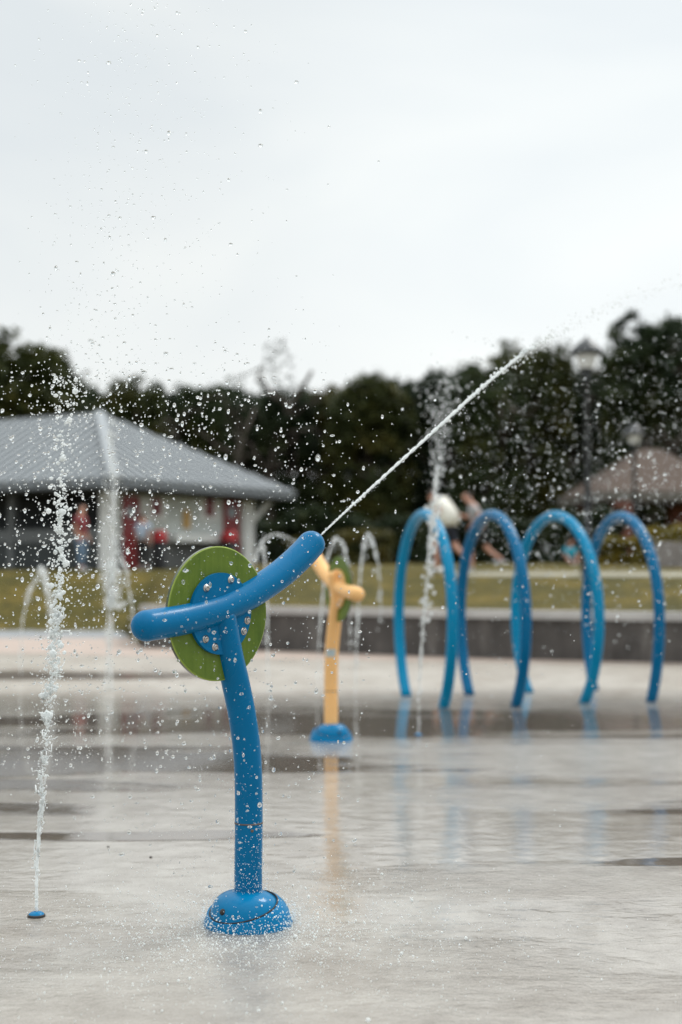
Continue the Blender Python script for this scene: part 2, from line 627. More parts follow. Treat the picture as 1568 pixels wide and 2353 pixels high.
# the pad
vs, fs = [], []
nx, ny = 40, 40
for j in range(ny + 1):
    for i in range(nx + 1):
        vs.append((-30 + 60 * i / nx, -8 + 40 * j / ny, 0))
for j in range(ny):
    for i in range(nx):
        a = j * (nx + 1) + i
        fs.append((a, a + 1, a + nx + 2, a + nx + 1))
tag(from_py('splash_pad', vs, fs, M['pad']), kind='structure')


def strip(name, fn0, fn1, z, mat, x0, x1, n=60, zf=None):
    vs, fs = [], []
    for i in range(n + 1):
        x = x0 + (x1 - x0) * i / n
        a, b = fn0(x), fn1(x)
        for k in range(4):
            y = a + (b - a) * k / 3
            vs.append((x, y, (zf(x, y) if zf else 0) + z))
    for i in range(n):
        for k in range(3):
            a = i * 4 + k
            fs.append((a, a + 4, a + 5, a + 1))
    return tag(from_py(name, vs, fs, mat), kind='structure')


def rim(x): return 20.3 - .24 * x if x > -2 else 20.78 + (-2 - x) * .35


strip('pink_paving', lambda x: rim(x) - .6, lambda x: 25.6 if x < -3.3 else 25.6 + (yw(x) + .05 - 25.6) * sstep(-3.3, -3.0, x), .004, M['pink'], -16, 16)
strip('path', lambda x: 25.6, lambda x: 29.5, .004, M['asphalt'], -20, -3.1)
# lawn
vs, fs = [], []
xs = np.concatenate([np.linspace(-60, -8, 14), np.linspace(-7.5, 8, 120), np.linspace(9, 60, 14)])
vv = np.concatenate([np.linspace(0, 1, 60) ** 1.1 * 20, np.array([24, 30, 40, 60, 90, 140])])
for x in xs:
    y0 = lawn_start(x)
    vs.append((x, y0 + .001, -.05))
    for u in vv:
        z = lawn_z(x, y0 + u) + random.uniform(-.012, .012)
        vs.append((x, y0 + u, z))
m = len(vv) + 1
for i in range(len(xs) - 1):
    for j in range(m - 1):
        a = i * m + j
        fs.append((a, a + m, a + m + 1, a + 1))
tag(from_py('lawn', vs, fs, M['grass'], smooth=True), kind='structure')
strip('footpath', lambda x: lawn_start(x) + 6.6, lambda x: lawn_start(x) + 8.0, .012, simple('worn_path', (.27, .25, .18), .8, .15, 2), 2.0, 18, zf=lawn_z)

# retaining wall
rw = empty('retaining_wall', (-3.2, 22.7, 0))
tag(rw, 'low stained concrete retaining wall with pale coping along the lawn edge', 'wall')


def wall_sweep(name, off0, off1, z0, z1, mat):
    vs, fs = [], []
    n = 80
    for i in range(n + 1):
        x = -3.2 + 36 * (i / n) ** 1.5
        y = yw(x)
        for (o, z) in ((off0, z0), (off1, z0), (off1, z1), (off0, z1)):
            vs.append((x + 3.2, y + o - 22.7, z))
    for i in range(n):
        for k in range(4):
            a, b = i * 4 + k, i * 4 + (k + 1) % 4
            fs.append((a, b, b + 4, a + 4))
    fs.append((3, 2, 1, 0)); fs.append(tuple(n * 4 + k for k in range(4)))
    return from_py(name, vs, fs, mat, rw)


wall_sweep('wall_face', 0, .25, -.05, .565, M['wall'])
wall_sweep('coping', -.06, .30, .565, .675, M['cap'])

# ------------------------------------------------------------------ water cannons
P0 = gnd(571, 2122)
ANG = R(48)


def cannon_local(px, py):
    s, z = on_plane(px, py, P0, ANG)
    return Vector((s, 0, z))


RAD = .0508
pole_px = [(571, 2080), (571, 1991), (572, 1890), (571, 1786), (566.5, 1713), (556, 1640), (541, 1566), (530, 1520), (516, 1450), (510, 1412)]
noz_px = [(337, 1438), (380, 1431), (432, 1421), (502, 1401), (571, 1368), (641, 1322), (690, 1279), (715, 1252)]
POLE = smooth_path([cannon_local(*p) for p in pole_px], 60)
NOZ = smooth_path([cannon_local(*p) for p in noz_px], 50)
dl = cannon_local(385, 1402); dr = cannon_local(608, 1420)
dt = cannon_local(497, 1252); db = cannon_local(497, 1568)
DC = Vector(((dl.x + dr.x) / 2, 0, (dt.z + db.z) / 2))
DR = ((dr.x - dl.x) + (dt.z - db.z)) / 4
print('cannon base', P0, 'disc', DC, DR, (dr.x - dl.x) / 2, (dt.z - db.z) / 2)


def disc_mesh(bm, r, y0, y1, seg=128):
    """solid disc in the local xz plane"""
    f, b = [], []
    for j in range(seg):
        a = 2 * math.pi * j / seg
        f.append(bm.verts.new((DC.x + r * math.cos(a), y0, DC.z + r * math.sin(a))))
        b.append(bm.verts.new((DC.x + r * math.cos(a), y1, DC.z + r * math.sin(a))))
    bm.faces.new(f)
    bm.faces.new(b[::-1])
    for j in range(seg):
        k = (j + 1) % seg
        q = bm.faces.new((f[j], b[j], b[k], f[k]))
        q.material_index = 1


def arc_plate(bm, r_in, r_out, a0, a1, y0, y1, seg=60):
    vs = []
    for i in range(seg + 1):
        a = a0 + (a1 - a0) * i / seg
        c, s = math.cos(a), math.sin(a)
        vs.append([bm.verts.new((DC.x + r * c, y, DC.z + r * s)) for (r, y) in ((r_in, y0), (r_out - .0045, y0), (r_out, y0 + .0025), (r_out, y1), (r_in, y1))])
    for i in range(seg):
        for k in range(5):
            f = bm.faces.new((vs[i][k], vs[i][(k + 1) % 5], vs[i + 1][(k + 1) % 5], vs[i + 1][k]))
            f.material_index = (0, 2, 1, 0, 1)[k]
    f = bm.faces.new(vs[0][::-1]); f.material_index = 1
    f = bm.faces.new(vs[-1]); f.material_index = 1


def make_cannon(loc, rz, mpipe, label, jetname=None, sticker=False):
    root = empty('water_cannon', loc, rz)
    tag(root, label, 'water cannon', 'splash pad water cannons')
    bm = bmesh.new(); 
    tube(bm, POLE, RAD, 40)
    # the pole's rounded end laps up the back of the nozzle
    jz = POLE[-1]
    tube(bm, smooth_path([POLE[-6] + Vector((0, .004, 0)), jz + Vector((0, .022, .03)), jz + Vector((-.004, .044, .10))], 12), [RAD * (.98 - .022 * i) for i in range(13)], 32, 'round')
    pole = from_bm('pole', bm, mpipe, root)
    # seam ring and little screw on the pole
    zs = cannon_local(571, 1890).z
    xs_ = cannon_local(572, 1890).x
    bm = bmesh.new()
    lathe(bm, [(RAD - .002, zs - .0026), (RAD + .0012, zs - .0026), (RAD + .0012, zs + .0026), (RAD - .002, zs + .0026)], 48, (xs_, 0, 0))
    from_bm('pole_seam', bm, M['seam'], pole)
    bm = bmesh.new()
    r_ = bmesh.ops.create_uvsphere(bm, u_segments=12, v_segments=8, radius=.0058)
    for vv_ in r_['verts']: vv_.co.y *= .5
    a = -R(120)
    bmesh.ops.rotate(bm, verts=bm.verts[:], matrix=Matrix.Rotation(a + math.pi / 2, 3, 'Z'))
    bmesh.ops.translate(bm, verts=bm.verts[:], vec=Vector((xs_ + RAD * math.cos(a), RAD * math.sin(a), zs - .022)))
    from_bm('screw', bm, M['seam'], pole)
    # nozzle
    bm = bmesh.new()
    rl = [RAD * 1.06 for i in range(len(NOZ))]
    tube(bm, NOZ, rl, 48, 'round')
    noz = from_bm('nozzle', bm, mpipe, root)
    tip = NOZ[-1]; td = (NOZ[-1] - NOZ[-2]).normalized()
    bm = bmesh.new()
    tube(bm, [tip + td * (RAD * .9), tip + td * (RAD * 1.10)], .011, 20)
    from_bm('nozzle_outlet', bm, M['steel'], noz)
    # acrylic disc: three cut sectors
    def ang_of(p): return math.atan2(p.z - DC.z, p.x - DC.x)
    def hit(path, r, rev=False):
        seq = path[::-1] if rev else path
        for p in seq:
            if (p - DC).length < r: return ang_of(p)
    ro = DR
    aL = hit(NOZ, ro * .8) % (2 * math.pi)
    aR = hit(NOZ, ro * .8, True)
    aP = hit(POLE, ro * .8) % (2 * math.pi)
    for k_, (a0, a1) in enumerate(((aR + .03, aL - .03), (aL + .03, aP - .10), (aP + .10, aR + 2 * math.pi - .03))):
        bm = bmesh.new()
        arc_plate(bm, .03, ro, a0, a1, -.007, .007)
        o = from_bm('acrylic_panel', bm, [M['acrylic'], M['acrylic_edge'], M['acrylic_lip']], root, smooth=False)
    # blue mounting plates on both faces
    for sgn in (-1, 1):
        bm = bmesh.new()
        disc_mesh(bm, ro * .605, sgn * .0085, sgn * .022)
        pl = from_bm('mounting_plate', bm, [mpipe if sgn else mpipe, mpipe], root, smooth=False)
        for (bx, by) in ((593, 500), (755, 445), (863, 712), (840, 783), (588, 835), (650, 887)):
            px = (450 + bx / 1.6505) * .57436; py = (2050 + by / 1.6505) * .57436
            q = cannon_local(px, py)
            bm = bmesh.new()
            prof = [(0.0145, 0), (.0145, .002), (.0105, .0022), (.0105, .0055), (.009, .0085), (.005, .0098), (.0045, .0085), (.0045, .006), (0, .006)]
            lathe(bm, prof, 20)
            bmesh.ops.rotate(bm, verts=bm.verts[:], matrix=Matrix.Rotation(math.pi / 2, 3, 'X') if sgn < 0 else Matrix.Rotation(-math.pi / 2, 3, 'X'))
            bmesh.ops.translate(bm, verts=bm.verts[:], vec=Vector((q.x, sgn * .022, q.z)))
            from_bm('bolt', bm, M['steel'], pl)
    # base: bell skirt with an oblique step and the inner dome
    def dome(rb, h, p=2.4, n=20, r_top=.0):
        out = []
        for i in range(n + 1):
            a = i / n * math.pi / 2
            r = rb * max(0, math.cos(a)) ** (2 / p)
            out.append((max(r, r_top), h * math.sin(a) ** (2 / p)))
        return out
    prof_in = dome(.129, .123, 3.0)
    bm = bmesh.new()
    off_w = Matrix.Rotation(-ANG, 3, 'Z') @ Vector((-.010, -.014, 0))
    lathe(bm, prof_in[:-1] + [(0, prof_in[-1][1])], 72, off_w)
    cover = from_bm('base_dome', bm, M['blue_base'], root)
    bm = bmesh.new()
    lathe(bm, [(.163, 0), (.161, .012)] + [(r, z) for r, z in dome(.157, .128, 2.15, 26) if z > .02], 96)
    # cut above the oblique plane (front-left low, back-right high), given in world terms
    nrm = Vector((-.17, -.20, .96)).normalized()
    nl = Matrix.Rotation(-ANG, 3, 'Z') @ nrm
    bmesh.ops.bisect_plane(bm, geom=bm.verts[:] + bm.edges[:] + bm.faces[:], plane_co=Vector((0, 0, .072)), plane_no=nl, clear_outer=True)
    be = [e for e in bm.edges if e.is_boundary and max(v_.co.z for v_ in e.verts) > .002]
    ret = bmesh.ops.extrude_edge_only(bm, edges=be)
    nv = [g for g in ret['geom'] if isinstance(g, bmesh.types.BMVert)]
    for v_ in nv:
        rr_ = math.hypot(v_.co.x, v_.co.y)
        k = max(.0, (rr_ - .022) / rr_)
        v_.co.x *= k; v_.co.y *= k; v_.co.z -= .006
    for f in ret['geom']:
        if isinstance(f, bmesh.types.BMFace): f.material_index = 0
    from_bm('base_skirt', bm, [M['blue_base'], M['dark']], root)
    # dark ring along the oblique seam, painting the shade of the gap
    sk = [(.163, 0), (.161, .012)] + [(r, z) for r, z in dome(.157, .128, 2.15, 60) if z > .02]
    loop = []
    for i in range(97):
        a = 2 * math.pi * i / 96
        for (ra, za), (rb_, zb_) in zip(sk, sk[1:]):
            fa = nl.x * ra * math.cos(a) + nl.y * ra * math.sin(a) + nl.z * (za - .072)
            fb = nl.x * rb_ * math.cos(a) + nl.y * rb_ * math.sin(a) + nl.z * (zb_ - .072)
            if fa <= 0 < fb:
                k = fa / (fa - fb)
                r_ = ra + (rb_ - ra) * k - .010
                loop.append(Vector((r_ * math.cos(a), r_ * math.sin(a), za + (zb_ - za) * k + .001)))
                break
    bm = bmesh.new()
    tube(bm, loop, .0030, 8, 'none')
    from_bm('seam_shade', bm, M['dark'], cover)
    # dark bolt recess in the dome
    dw = Vector((-.62, -.78, 0))
    d_ = Matrix.Rotation(-ANG, 3, 'Z') @ dw
    bm = bmesh.new()
    bmesh.ops.create_uvsphere(bm, u_segments=16, v_segments=10, radius=.0125)
    bmesh.ops.translate(bm, verts=bm.verts[:], vec=d_ * .118 + off_w + Vector((0, 0, .066)))
    from_bm('bolt_recess', bm, M['dark'], cover)
    if sticker:
        zz = .655
        i = min(range(len(POLE)), key=lambda k: abs(POLE[k].z - zz))
        dirl = Matrix.Rotation(-rz, 3, 'Z') @ Vector((-.15, -1, 0)).normalized()
        bm = bmesh.new()
        a0 = math.atan2(dirl.y, dirl.x)
        t_ = (POLE[i + 1] - POLE[i - 1]).normalized()
        g = [[bm.verts.new(POLE[i] + t_ * dz + Vector((math.cos(a0 + da), math.sin(a0 + da), 0)) * (RAD + .0015)) for da in np.linspace(-.75, .75, 9)] for dz in (-.03, .03)]
        for j in range(8): bm.faces.new((g[0][j], g[0][j + 1], g[1][j + 1], g[1][j]))
        from_bm('sticker', bm, M['cap_grey'], pole)
    return root


make_cannon(P0, ANG, M['blue'], 'blue water cannon with green disc spraying a jet, nearest the camera')
YB = gnd(761, 1700)
make_cannon(YB, R(113), M['yellow'], 'blurred yellow water cannon on a blue base behind the blue one', sticker=True)

# ------------------------------------------------------------------ hoops
hoops = [((1019, 1625), (935, 1600), 'hoop_light', 'light blue water hoop, leftmost of the four, beside the upright jet'),
         ((1185, 1622), (1080, 1597), 'hoop_dark', 'dark blue water hoop, second from the left of the four'),
         ((1342, 1614), (1216, 1592), 'hoop_light', 'light blue water hoop, third from the left, between two dark ones'),
         ((1496, 1612), (1366, 1586), 'hoop_dark', 'dark blue water hoop, rightmost of the four')]
for near, far_, mk, lab in hoops:
    a, b = gnd(*near), gnd(*far_)
    c = (a + b) / 2
    u = (a - b).normalized()
    hs_ = (a - b).length / 2
    W_, z0, bt = .83, .82, .985
    hs_ = min(hs_, .66)
    bl = z0 / math.sqrt(1 - (hs_ / W_) ** 2)
    pts = []
    th0 = -math.asin(z0 / bl)
    N = 64
    for i in range(N + 1):
        th = th0 + (math.pi - 2 * th0) * i / N
        z = z0 + (bt if math.sin(th) > 0 else bl) * math.sin(th)
        pts.append(Vector((u.x * W_ * math.cos(th), u.y * W_ * math.cos(th), z - .01)))
    bm = bmesh.new()
    tube(bm, pts, .052, 28, up=Vector((u.y, -u.x, 0)))
    o = from_bm('water_hoop', bm, M[mk])
    o.location = (c.x, c.y, 0)
    tag(o, lab, 'spray hoop', 'row of blue water hoops')

# ------------------------------------------------------------------ water
ICO = {}
for sub in (1, 2):
    bm = bmesh.new()
    bmesh.ops.create_icosphere(bm, subdivisions=sub, radius=1)
    bm.verts.ensure_lookup_table()
    ICO[sub] = (np.array([v_.co[:] for v_ in bm.verts]), np.array([[v_.index for v_ in f.verts] for f in bm.faces]))
    bm.free()


def spheres(name, pos, rad, mat, sub=1, parent=None, stretch=None, lump=.13):
    """one mesh of many small irregular drops"""
    pos = np.asarray(pos, float); rad = np.asarray(rad, float)
    V, Fc = ICO[sub]
    n = len(pos)
    sc = rad[:, None] * (1 + rng.normal(0, lump, (n, 3))).clip(.6, 1.6)
    if stretch is not None: sc = sc * np.asarray(stretch)
    # a smooth lumpiness so that no two drops are alike
    ph = rng.uniform(0, 6.28, (n, 3))
    vv_ = V[None] * (1 + lump * .6 * np.sin(2.3 * V[None] + ph[:, None]).sum(2, keepdims=True) / 1.7)
    vv_ = vv_ * sc[:, None] + pos[:, None]
    ff_ = (Fc[None] + (np.arange(n) * len(V))[:, None, None]).reshape(-1, 3)
    me = bpy.data.meshes.new(name)
    me.vertices.add(n * len(V)); me.vertices.foreach_set('co', vv_.reshape(-1))
    me.loops.add(ff_.size); me.loops.foreach_set('vertex_index', ff_.reshape(-1).astype(np.int32))
    me.polygons.add(len(ff_)); me.polygons.foreach_set('loop_start', np.arange(0, ff_.size, 3, dtype=np.int32))
    me.update(calc_edges=True)
    return link_mesh(name, me, mat, parent)


def stream(bm, pts, r0, r1, wob=.3, seg=10, fr=1.0, seed=0, bead=.35):
    rg = np.random.default_rng(seed)
    n = len(pts)
    k = rg.normal(0, 1, n)
    k = np.convolve(k, [.25, .5, .25], 'same')
    rr = [max(.0008, (r0 + (r1 - r0) * i / (n - 1)) * (1 + wob * k[i]) * (1 + bead * math.sin(i * 1.9 + 2 * k[i]))) for i in range(n)]
    off = np.cumsum(rg.normal(0, 1, (n, 3)), axis=0)
    off = off - np.linspace(0, 1, n)[:, None] * off[-1]
    pp = [Vector(p) + Vector(off[i]) * r0 * .12 * fr for i, p in enumerate(pts)]
    tube(bm, pp, rr, seg)


# --- main jet of the blue cannon
def plane_pt(px, py):
    l = cannon_local(px, py)
    return P0 + Vector((l.x * math.cos(ANG), l.x * math.sin(ANG), l.z))


tip_w = plane_pt(738, 1229)
JET = smooth_path([plane_pt(*p) for p in ((738, 1229), (800, 1170), (870, 1106), (1000, 988), (1110, 888), (1190, 822), (1228, 795), (1330, 733), (1440, 685), (1568, 640), (1700, 590))], 400)
jet_o = empty('water_jet', tip_w)
tag(jet_o, 'long white water jet shooting from the blue cannon up to the right', 'water jet', 'jets of water')
ncut = 230
for s in range(2):
    bm = bmesh.new()
    pts, rr = [], []
    for i in range(ncut):
        t = i / ncut
        p = JET[i] - tip_w
        tg = (JET[i + 1] - JET[i]).normalized()
        n1 = tg.cross(Vector((0, 0, 1))).normalized(); n2 = n1.cross(tg)
        a = i * .62 + s * math.pi + random.uniform(-.3, .3)
        rad = .0020 + .0040 * t
        pts.append(p + (n1 * math.cos(a) + n2 * math.sin(a)) * rad * .75)
        rr.append((.0023 + .0045 * t) * (1 + .32 * math.sin(i * .9 + s) * t + random.uniform(-.16, .16)) * (1 if i < 150 else 1 - .75 * (i - 150) / (ncut - 150)))
    tube(bm, pts, rr, 10)
    from_bm('stream', bm, M['foam'], jet_o)
pos, rad = [], []
for i in range(40, 398):
    t = i / 400
    dens = (1 if i < ncut else 4) if t < .75 else 2.5
    for _ in range(np.random.default_rng(i).poisson(dens * (.5 if i < 120 else 1))):
        sp_ = .004 + .022 * t
        p = JET[i] - tip_w + Vector(rng.normal(0, sp_, 3)) + Vector((0, 0, -abs(rng.normal(0, sp_))))
        pos.append(p); rad.append(rng.lognormal(math.log(.0026 if t < .6 else .0022), .45))
# beaded lumps where the jet starts to break up
for i in range(150, 262):
    if random.random() < .75:
        p = JET[i] - tip_w + Vector(rng.normal(0, .006, 3))
        pos.append(p); rad.append(random.uniform(.0045, .0085))
tag(spheres('broken_drops', pos, rad, M['foam'], 1, jet_o), kind='stuff')

# --- ground jets. each is a thing: froth stream, then drops
def ground_jet(base_px, stations, label, r0, r1, drops=80, drop_r=(.004, .010), seed=0, mat='veil', extra=None, nozzle=False, Yfix=None, spread=1.0):
    b = gnd(*base_px)
    o = empty('water_jet', b)
    tag(o, label, 'water jet', 'jets of water')
    bm = bmesh.new()
    allp = []
    for si, st in enumerate(stations):
        pts = [at(px, py, b.y) - b for px, py in st]
        rg = np.random.default_rng(seed + si)
        pts = [p + Vector((0, rg.uniform(-.06, .06), 0)) for p in pts]
        P = smooth_path(pts, 46)
        stream(bm, P, r0 * .5 if si == 0 else r1 * .72, r1 * .8 if si == 0 else r0 * .35, .5, 10, 1.6, seed + si, .5)
        allp += P
    from_bm('stream', bm, M[mat], o)
    rg = np.random.default_rng(seed)
    pos, rad = [], []
    for _ in range(drops):
        p = allp[rg.integers(len(allp))]
        k = rg.uniform(.6, 1.8)
        pos.append(p + Vector(rg.normal(0, r1 * 1.1 * spread, 3)) + Vector((0, 0, -abs(rg.normal(0, .03)))))
        rad.append(rg.uniform(*drop_r))
    if extra:
        e_p, e_r = extra(b, rg)
        pos += e_p; rad += e_r
    pos = [p for p in pos]
    tag(spheres('falling_drops', pos, rad, M[mat], 1, o), kind='stuff')
    return o


# A: low split jet at far left
ground_jet((118, 1560), [[(118, 1558), (116, 1480), (112, 1400), (104, 1335), (97, 1303)],
                         [(97, 1303), (84, 1330), (74, 1352), (60, 1400), (52, 1450), (50, 1500), (48, 1556)],
                         [(99, 1304), (110, 1350), (122, 1410), (128, 1480), (131, 1556)]],
           'low forked water jet before the lawn at the far left', .012, .022, 90, (.006, .016), 11)


# B: tall frothy jet in front of the pavilion corner
def extra_b(b, rg):
    ps, rs = [], []
    for _ in range(260):
        u = rg.random()
        px = 258 + rg.normal(0, 7 + 8 * u); py = 960 + u * 380
        ps.append(at(px, py, b.y + rg.normal(0, .08)) - b); rs.append(rg.uniform(.004, .013))
    for _ in range(150):
        px = 256 + rg.normal(0, 11); py = rg.uniform(1285, 1400)
        ps.append(at(px, py, b.y + rg.normal(0, .08)) - b); rs.append(rg.uniform(.008, .024))
    return ps, rs


ground_jet((256, 1588), [[(256, 1586), (255, 1500), (256, 1400), (257, 1330), (259, 1240), (260, 1150), (258, 1060), (252, 985)],
                         [(262, 1290), (250, 1350), (246, 1430), (245, 1500), (244, 1586)],
                         [(268, 1260), (288, 1300), (300, 1350), (308, 1410), (312, 1480)]],
           'tall frothy water jet in front of the grey-roofed building', .02, .016, 60, (.006, .014), 21, 'veil', extra_b)
# C: arching jet behind the nozzle
ground_jet((600, 1600), [[(618, 1598), (616, 1480), (614, 1380), (610, 1300), (605, 1262), (600, 1244)],
                         [(588, 1284), (597, 1258), (611, 1238), (634, 1227), (656, 1232), (676, 1246), (692, 1280)]],
           'arching water jet right above the green disc of the blue cannon', .010, .019, 30, (.005, .012), 31)
# D, E: twin fountains left of the hoops
ground_jet((728, 1604), [[(728, 1602), (732, 1500), (740, 1400), (750, 1300), (760, 1258), (774, 1234)],
                         [(772, 1234), (786, 1246), (797, 1285), (802, 1340), (805, 1420), (806, 1500)]],
           'arched water jet rising just above the yellow cannon', .008, .019, 50, (.005, .013), 41)
ground_jet((818, 1600), [[(818, 1598), (820, 1500), (824, 1400), (830, 1300), (837, 1250), (846, 1225)],
                         [(845, 1225), (856, 1242), (866, 1290), (872, 1350), (874, 1430)]],
           'arched water jet between the yellow cannon and the first hoop', .008, .019, 60, (.006, .016), 51)


# F: upright jet inside the first hoop
def extra_f(b, rg):
    ps, rs = [], []
    for _ in range(420):
        u = rg.random() ** .8
        py = 1130 - 260 * u
        px = 1003 + 14 * u + rg.normal(0, 5 + 24 * u)
        ps.append(at(px, py, b.y + rg.normal(0, .06 + .1 * u)) - b); rs.append(rg.uniform(.002, .0095))
    for _ in range(130):
        u = rg.random()
        py = 1130 + 300 * u
        px = 1003 - 22 * u + rg.normal(0, 7)
        ps.append(at(px, py, b.y + rg.normal(0, .05)) - b); rs.append(rg.uniform(.005, .017))
    return ps, rs


ground_jet((962, 1690), [[(962, 1688), (964, 1600), (968, 1520), (973, 1440), (979, 1360), (984, 1300), (990, 1230), (998, 1150), (1006, 1070)]],
           'upright water jet rising through the first light blue hoop', .008, .013, 110, (.004, .013), 61, 'veil', extra_f, spread=.8)

# G: sharp foreground jet on the left, with its deck nozzle
GB = gnd(84, 2106)
nz_o = empty('spray_nozzle', GB)
tag(nz_o, 'small blue domed deck nozzle under the foreground jet at the left', 'nozzle', 'deck nozzles')
bm = bmesh.new()
lathe(bm, [(.033, 0), (.033, .006), (.030, .009), (.022, .009)], 40)
from_bm('rim', bm, M['dark'], nz_o)
bm = bmesh.new()
lathe(bm, [(.029, .0085), (.027, .012), (.02, .0165), (.010, .019), (.005, .0195), (.0045, .017), (0, .017)], 40)
from_bm('dome', bm, M['blue_base'], nz_o)
GB2 = gnd(962, 1691)
nz2 = empty('spray_nozzle', GB2)
tag(nz2, 'blue deck nozzle in shallow water at the foot of the first hoop', 'nozzle', 'deck nozzles')
for c_ in list(nz_o.children):
    k_ = c_.copy(); COL.objects.link(k_); k_.parent = nz2

g_o = empty('water_jet', GB + Vector((0, 0, .0195)))
tag(g_o, 'sharp foreground water jet breaking into white drops at the left edge', 'water jet', 'jets of water')
g0 = GB + Vector((0, 0, .0195))
gp = [at(px, py, GB.y) - g0 for px, py in ((84, 2096), (85, 2040), (87, 1980), (89, 1930), (91, 1880), (97, 1830), (95, 1780), (101, 1740), (105, 1700), (110, 1660), (112, 1620), (117, 1580), (124, 1530), (128, 1480), (130, 1440), (134, 1400), (137, 1340), (139, 1280), (140, 1200), (142, 1120), (147, 1020), (150, 940), (158, 860))]
GP = smooth_path(gp, 260)
bm = bmesh.new()
lowest = [p for p in GP if p.z < .40]
stream(bm, lowest, .0052, .0062, .2, 12, .6, 5, .1)
from_bm('stream', bm, M['foam'], g_o)
bm = bmesh.new()
rg = np.random.default_rng(77)
for s in range(9):      # torn ligaments round the core
    i0 = rg.integers(len(lowest) // 4, len(lowest) - 8)
    n = int(rg.integers(10, 30))
    seq = GP[i0:i0 + n]
    d = Vector(rg.normal(0, .009, 3))
    pts = [p + d + Vector(rg.normal(0, .0032, 3)) for p in seq]
    if len(pts) > 4: tube(bm, pts, [rg.uniform(.0012, .0038) for _ in pts], 7)
for s in range(22):     # side curls and blobs up the column
    i0 = int(rg.integers(60, 175))
    p = GP[i0]
    a = rg.uniform(0, 6.28)
    dirr = Vector((math.cos(a), math.sin(a), rg.uniform(.1, 1.4)))
    L = rg.uniform(.012, .045)
    pts = [p + Vector(rg.normal(0, .008, 3)) + dirr * L * t + Vector(rg.normal(0, .002, 3)) for t in np.linspace(0, 1, 7)]
    tube(bm, pts, [rg.uniform(.0012, .0034) for _ in pts], 7)
tag(from_bm('torn_strands', bm, M['foam'], g_o), kind='stuff')
pos, rad = [], []
for i in range(len(GP)):
    z = GP[i].z
    t = z / 2.0
    nd = 2 if z < .35 else (3 if z < .75 else (6 if z < 1.55 else 6))
    for _ in range(nd):
        sp_ = .004 + .009 * min(t, .35) / .35 + .028 * max(0, t - .35)
        pos.append(GP[i] + Vector((rg.normal(0, sp_), rg.normal(0, sp_), rg.normal(0, .015))))
        rad.append(rg.lognormal(math.log(.0017 if z < .35 else (.0022 if z < .75 else .0030)), .55))
for i in range(130, 235):
    for _ in range(1 if i < 165 else 2 if rg.random() < .5 else 1):
        pos.append(GP[i] + Vector((rg.normal(0, .011), rg.normal(0, .012), 0)))
        rad.append(rg.uniform(.003, .0085 if GP[i].z > .8 else .0055))
tag(spheres('falling_drops', pos, rad, M['foam'], 1, g_o), kind='stuff')

# --- spray of the foreground plume, blown to the right
pos, rad, strc = [], [], []
XG = GB.x


def add_drop(x, y, z, r):
    if z > r and y > 2.5:
        pos.append((x, y, z)); rad.append(min(r, .0085)); sx_ = math.exp(rng.normal(0, .22)); strc.append((1 / sx_ ** .5, 1 / sx_ ** .5, sx_))


for _ in range(2300):          # round the column
    z = rng.uniform(.55, 2.05)
    s = .06 + .10 * z
    add_drop(XG + .09 + .04 * (z - .6) + rng.normal(0, s), GB.y + rng.normal(0, .16), z, rng.lognormal(math.log(.0019 if z < 1.2 else .0026), .55))
for _ in range(900):          # the tall fan into the sky
    z = rng.uniform(1.8, 3.6)
    add_drop(XG + .17 + .10 * (z - 1.8) + rng.normal(0, .10 + .05 * (z - 1.8)), GB.y + rng.normal(0, .25), z, rng.lognormal(math.log(.0023), .5))
for _ in range(520):           # drifting drops falling back to the right of it
    z = rng.uniform(1.5, 3.6)
    add_drop(rng.normal(-.52, .20), GB.y + rng.normal(-.1, .3), z, rng.lognormal(math.log(.0020), .6))
for _ in range(3600):          # fine drops over the cannon
    z = rng.uniform(.30, 2.0) if rng.random() < .8 else rng.uniform(.1, 2.2)
    x = rng.normal(-.50, .34)
    if x > .12: continue
    add_drop(x, rng.normal(5.0, .32), z, rng.lognormal(math.log(.00145), .75))
for _ in range(170):           # a few big ones
    add_drop(rng.normal(-.45, .28), rng.normal(5.0, .22), rng.uniform(.5, 2.1), rng.uniform(.0038, .0072))
for _ in range(500):           # fine drops to the right, under the jet
    add_drop(rng.uniform(-.2, .9), rng.normal(5.2, .4), rng.uniform(.2, 1.9), rng.lognormal(math.log(.0014), .4))
e_ = plane_pt(334, 1438)
for dz, r in ((.0575, .0042), (.064, .0026), (.070, .0018), (.078, .0015), (.098, .0034), (.060, .003)):
    pos.append((e_.x + (.045 if r == .003 else 0), e_.y + (.03 if r == .003 else 0), e_.z - dz)); rad.append(r); strc.append((.8, .8, 1.5))
tag(spheres('water_spray', pos, rad, M['drop'], 1, stretch=strc), 'fine sharp water drops drifting in the air round the blue cannon', 'water drops', kind='stuff')

# --- distant spray round the hoops
pos, rad = [], []
for _ in range(4800):
    y = rng.uniform(7.0, 13.5)
    t = rng.beta(1.6, 1.3)
    x = (.16 + .62 * t * 1.25) * y / 3.0 * rng.uniform(.9, 1.1)
    z = CAM_H + rng.normal(.062, .062) * y
    if z < .35 or z > CAM_H + .165 * y: continue
    pos.append((x, y, z)); rad.append(rng.lognormal(math.log(.0030), .5))
tag(spheres('distant_spray', pos, rad, M['drop'], 1), 'blurred water drops falling over and beyond the blue hoops', 'water drops', kind='stuff')

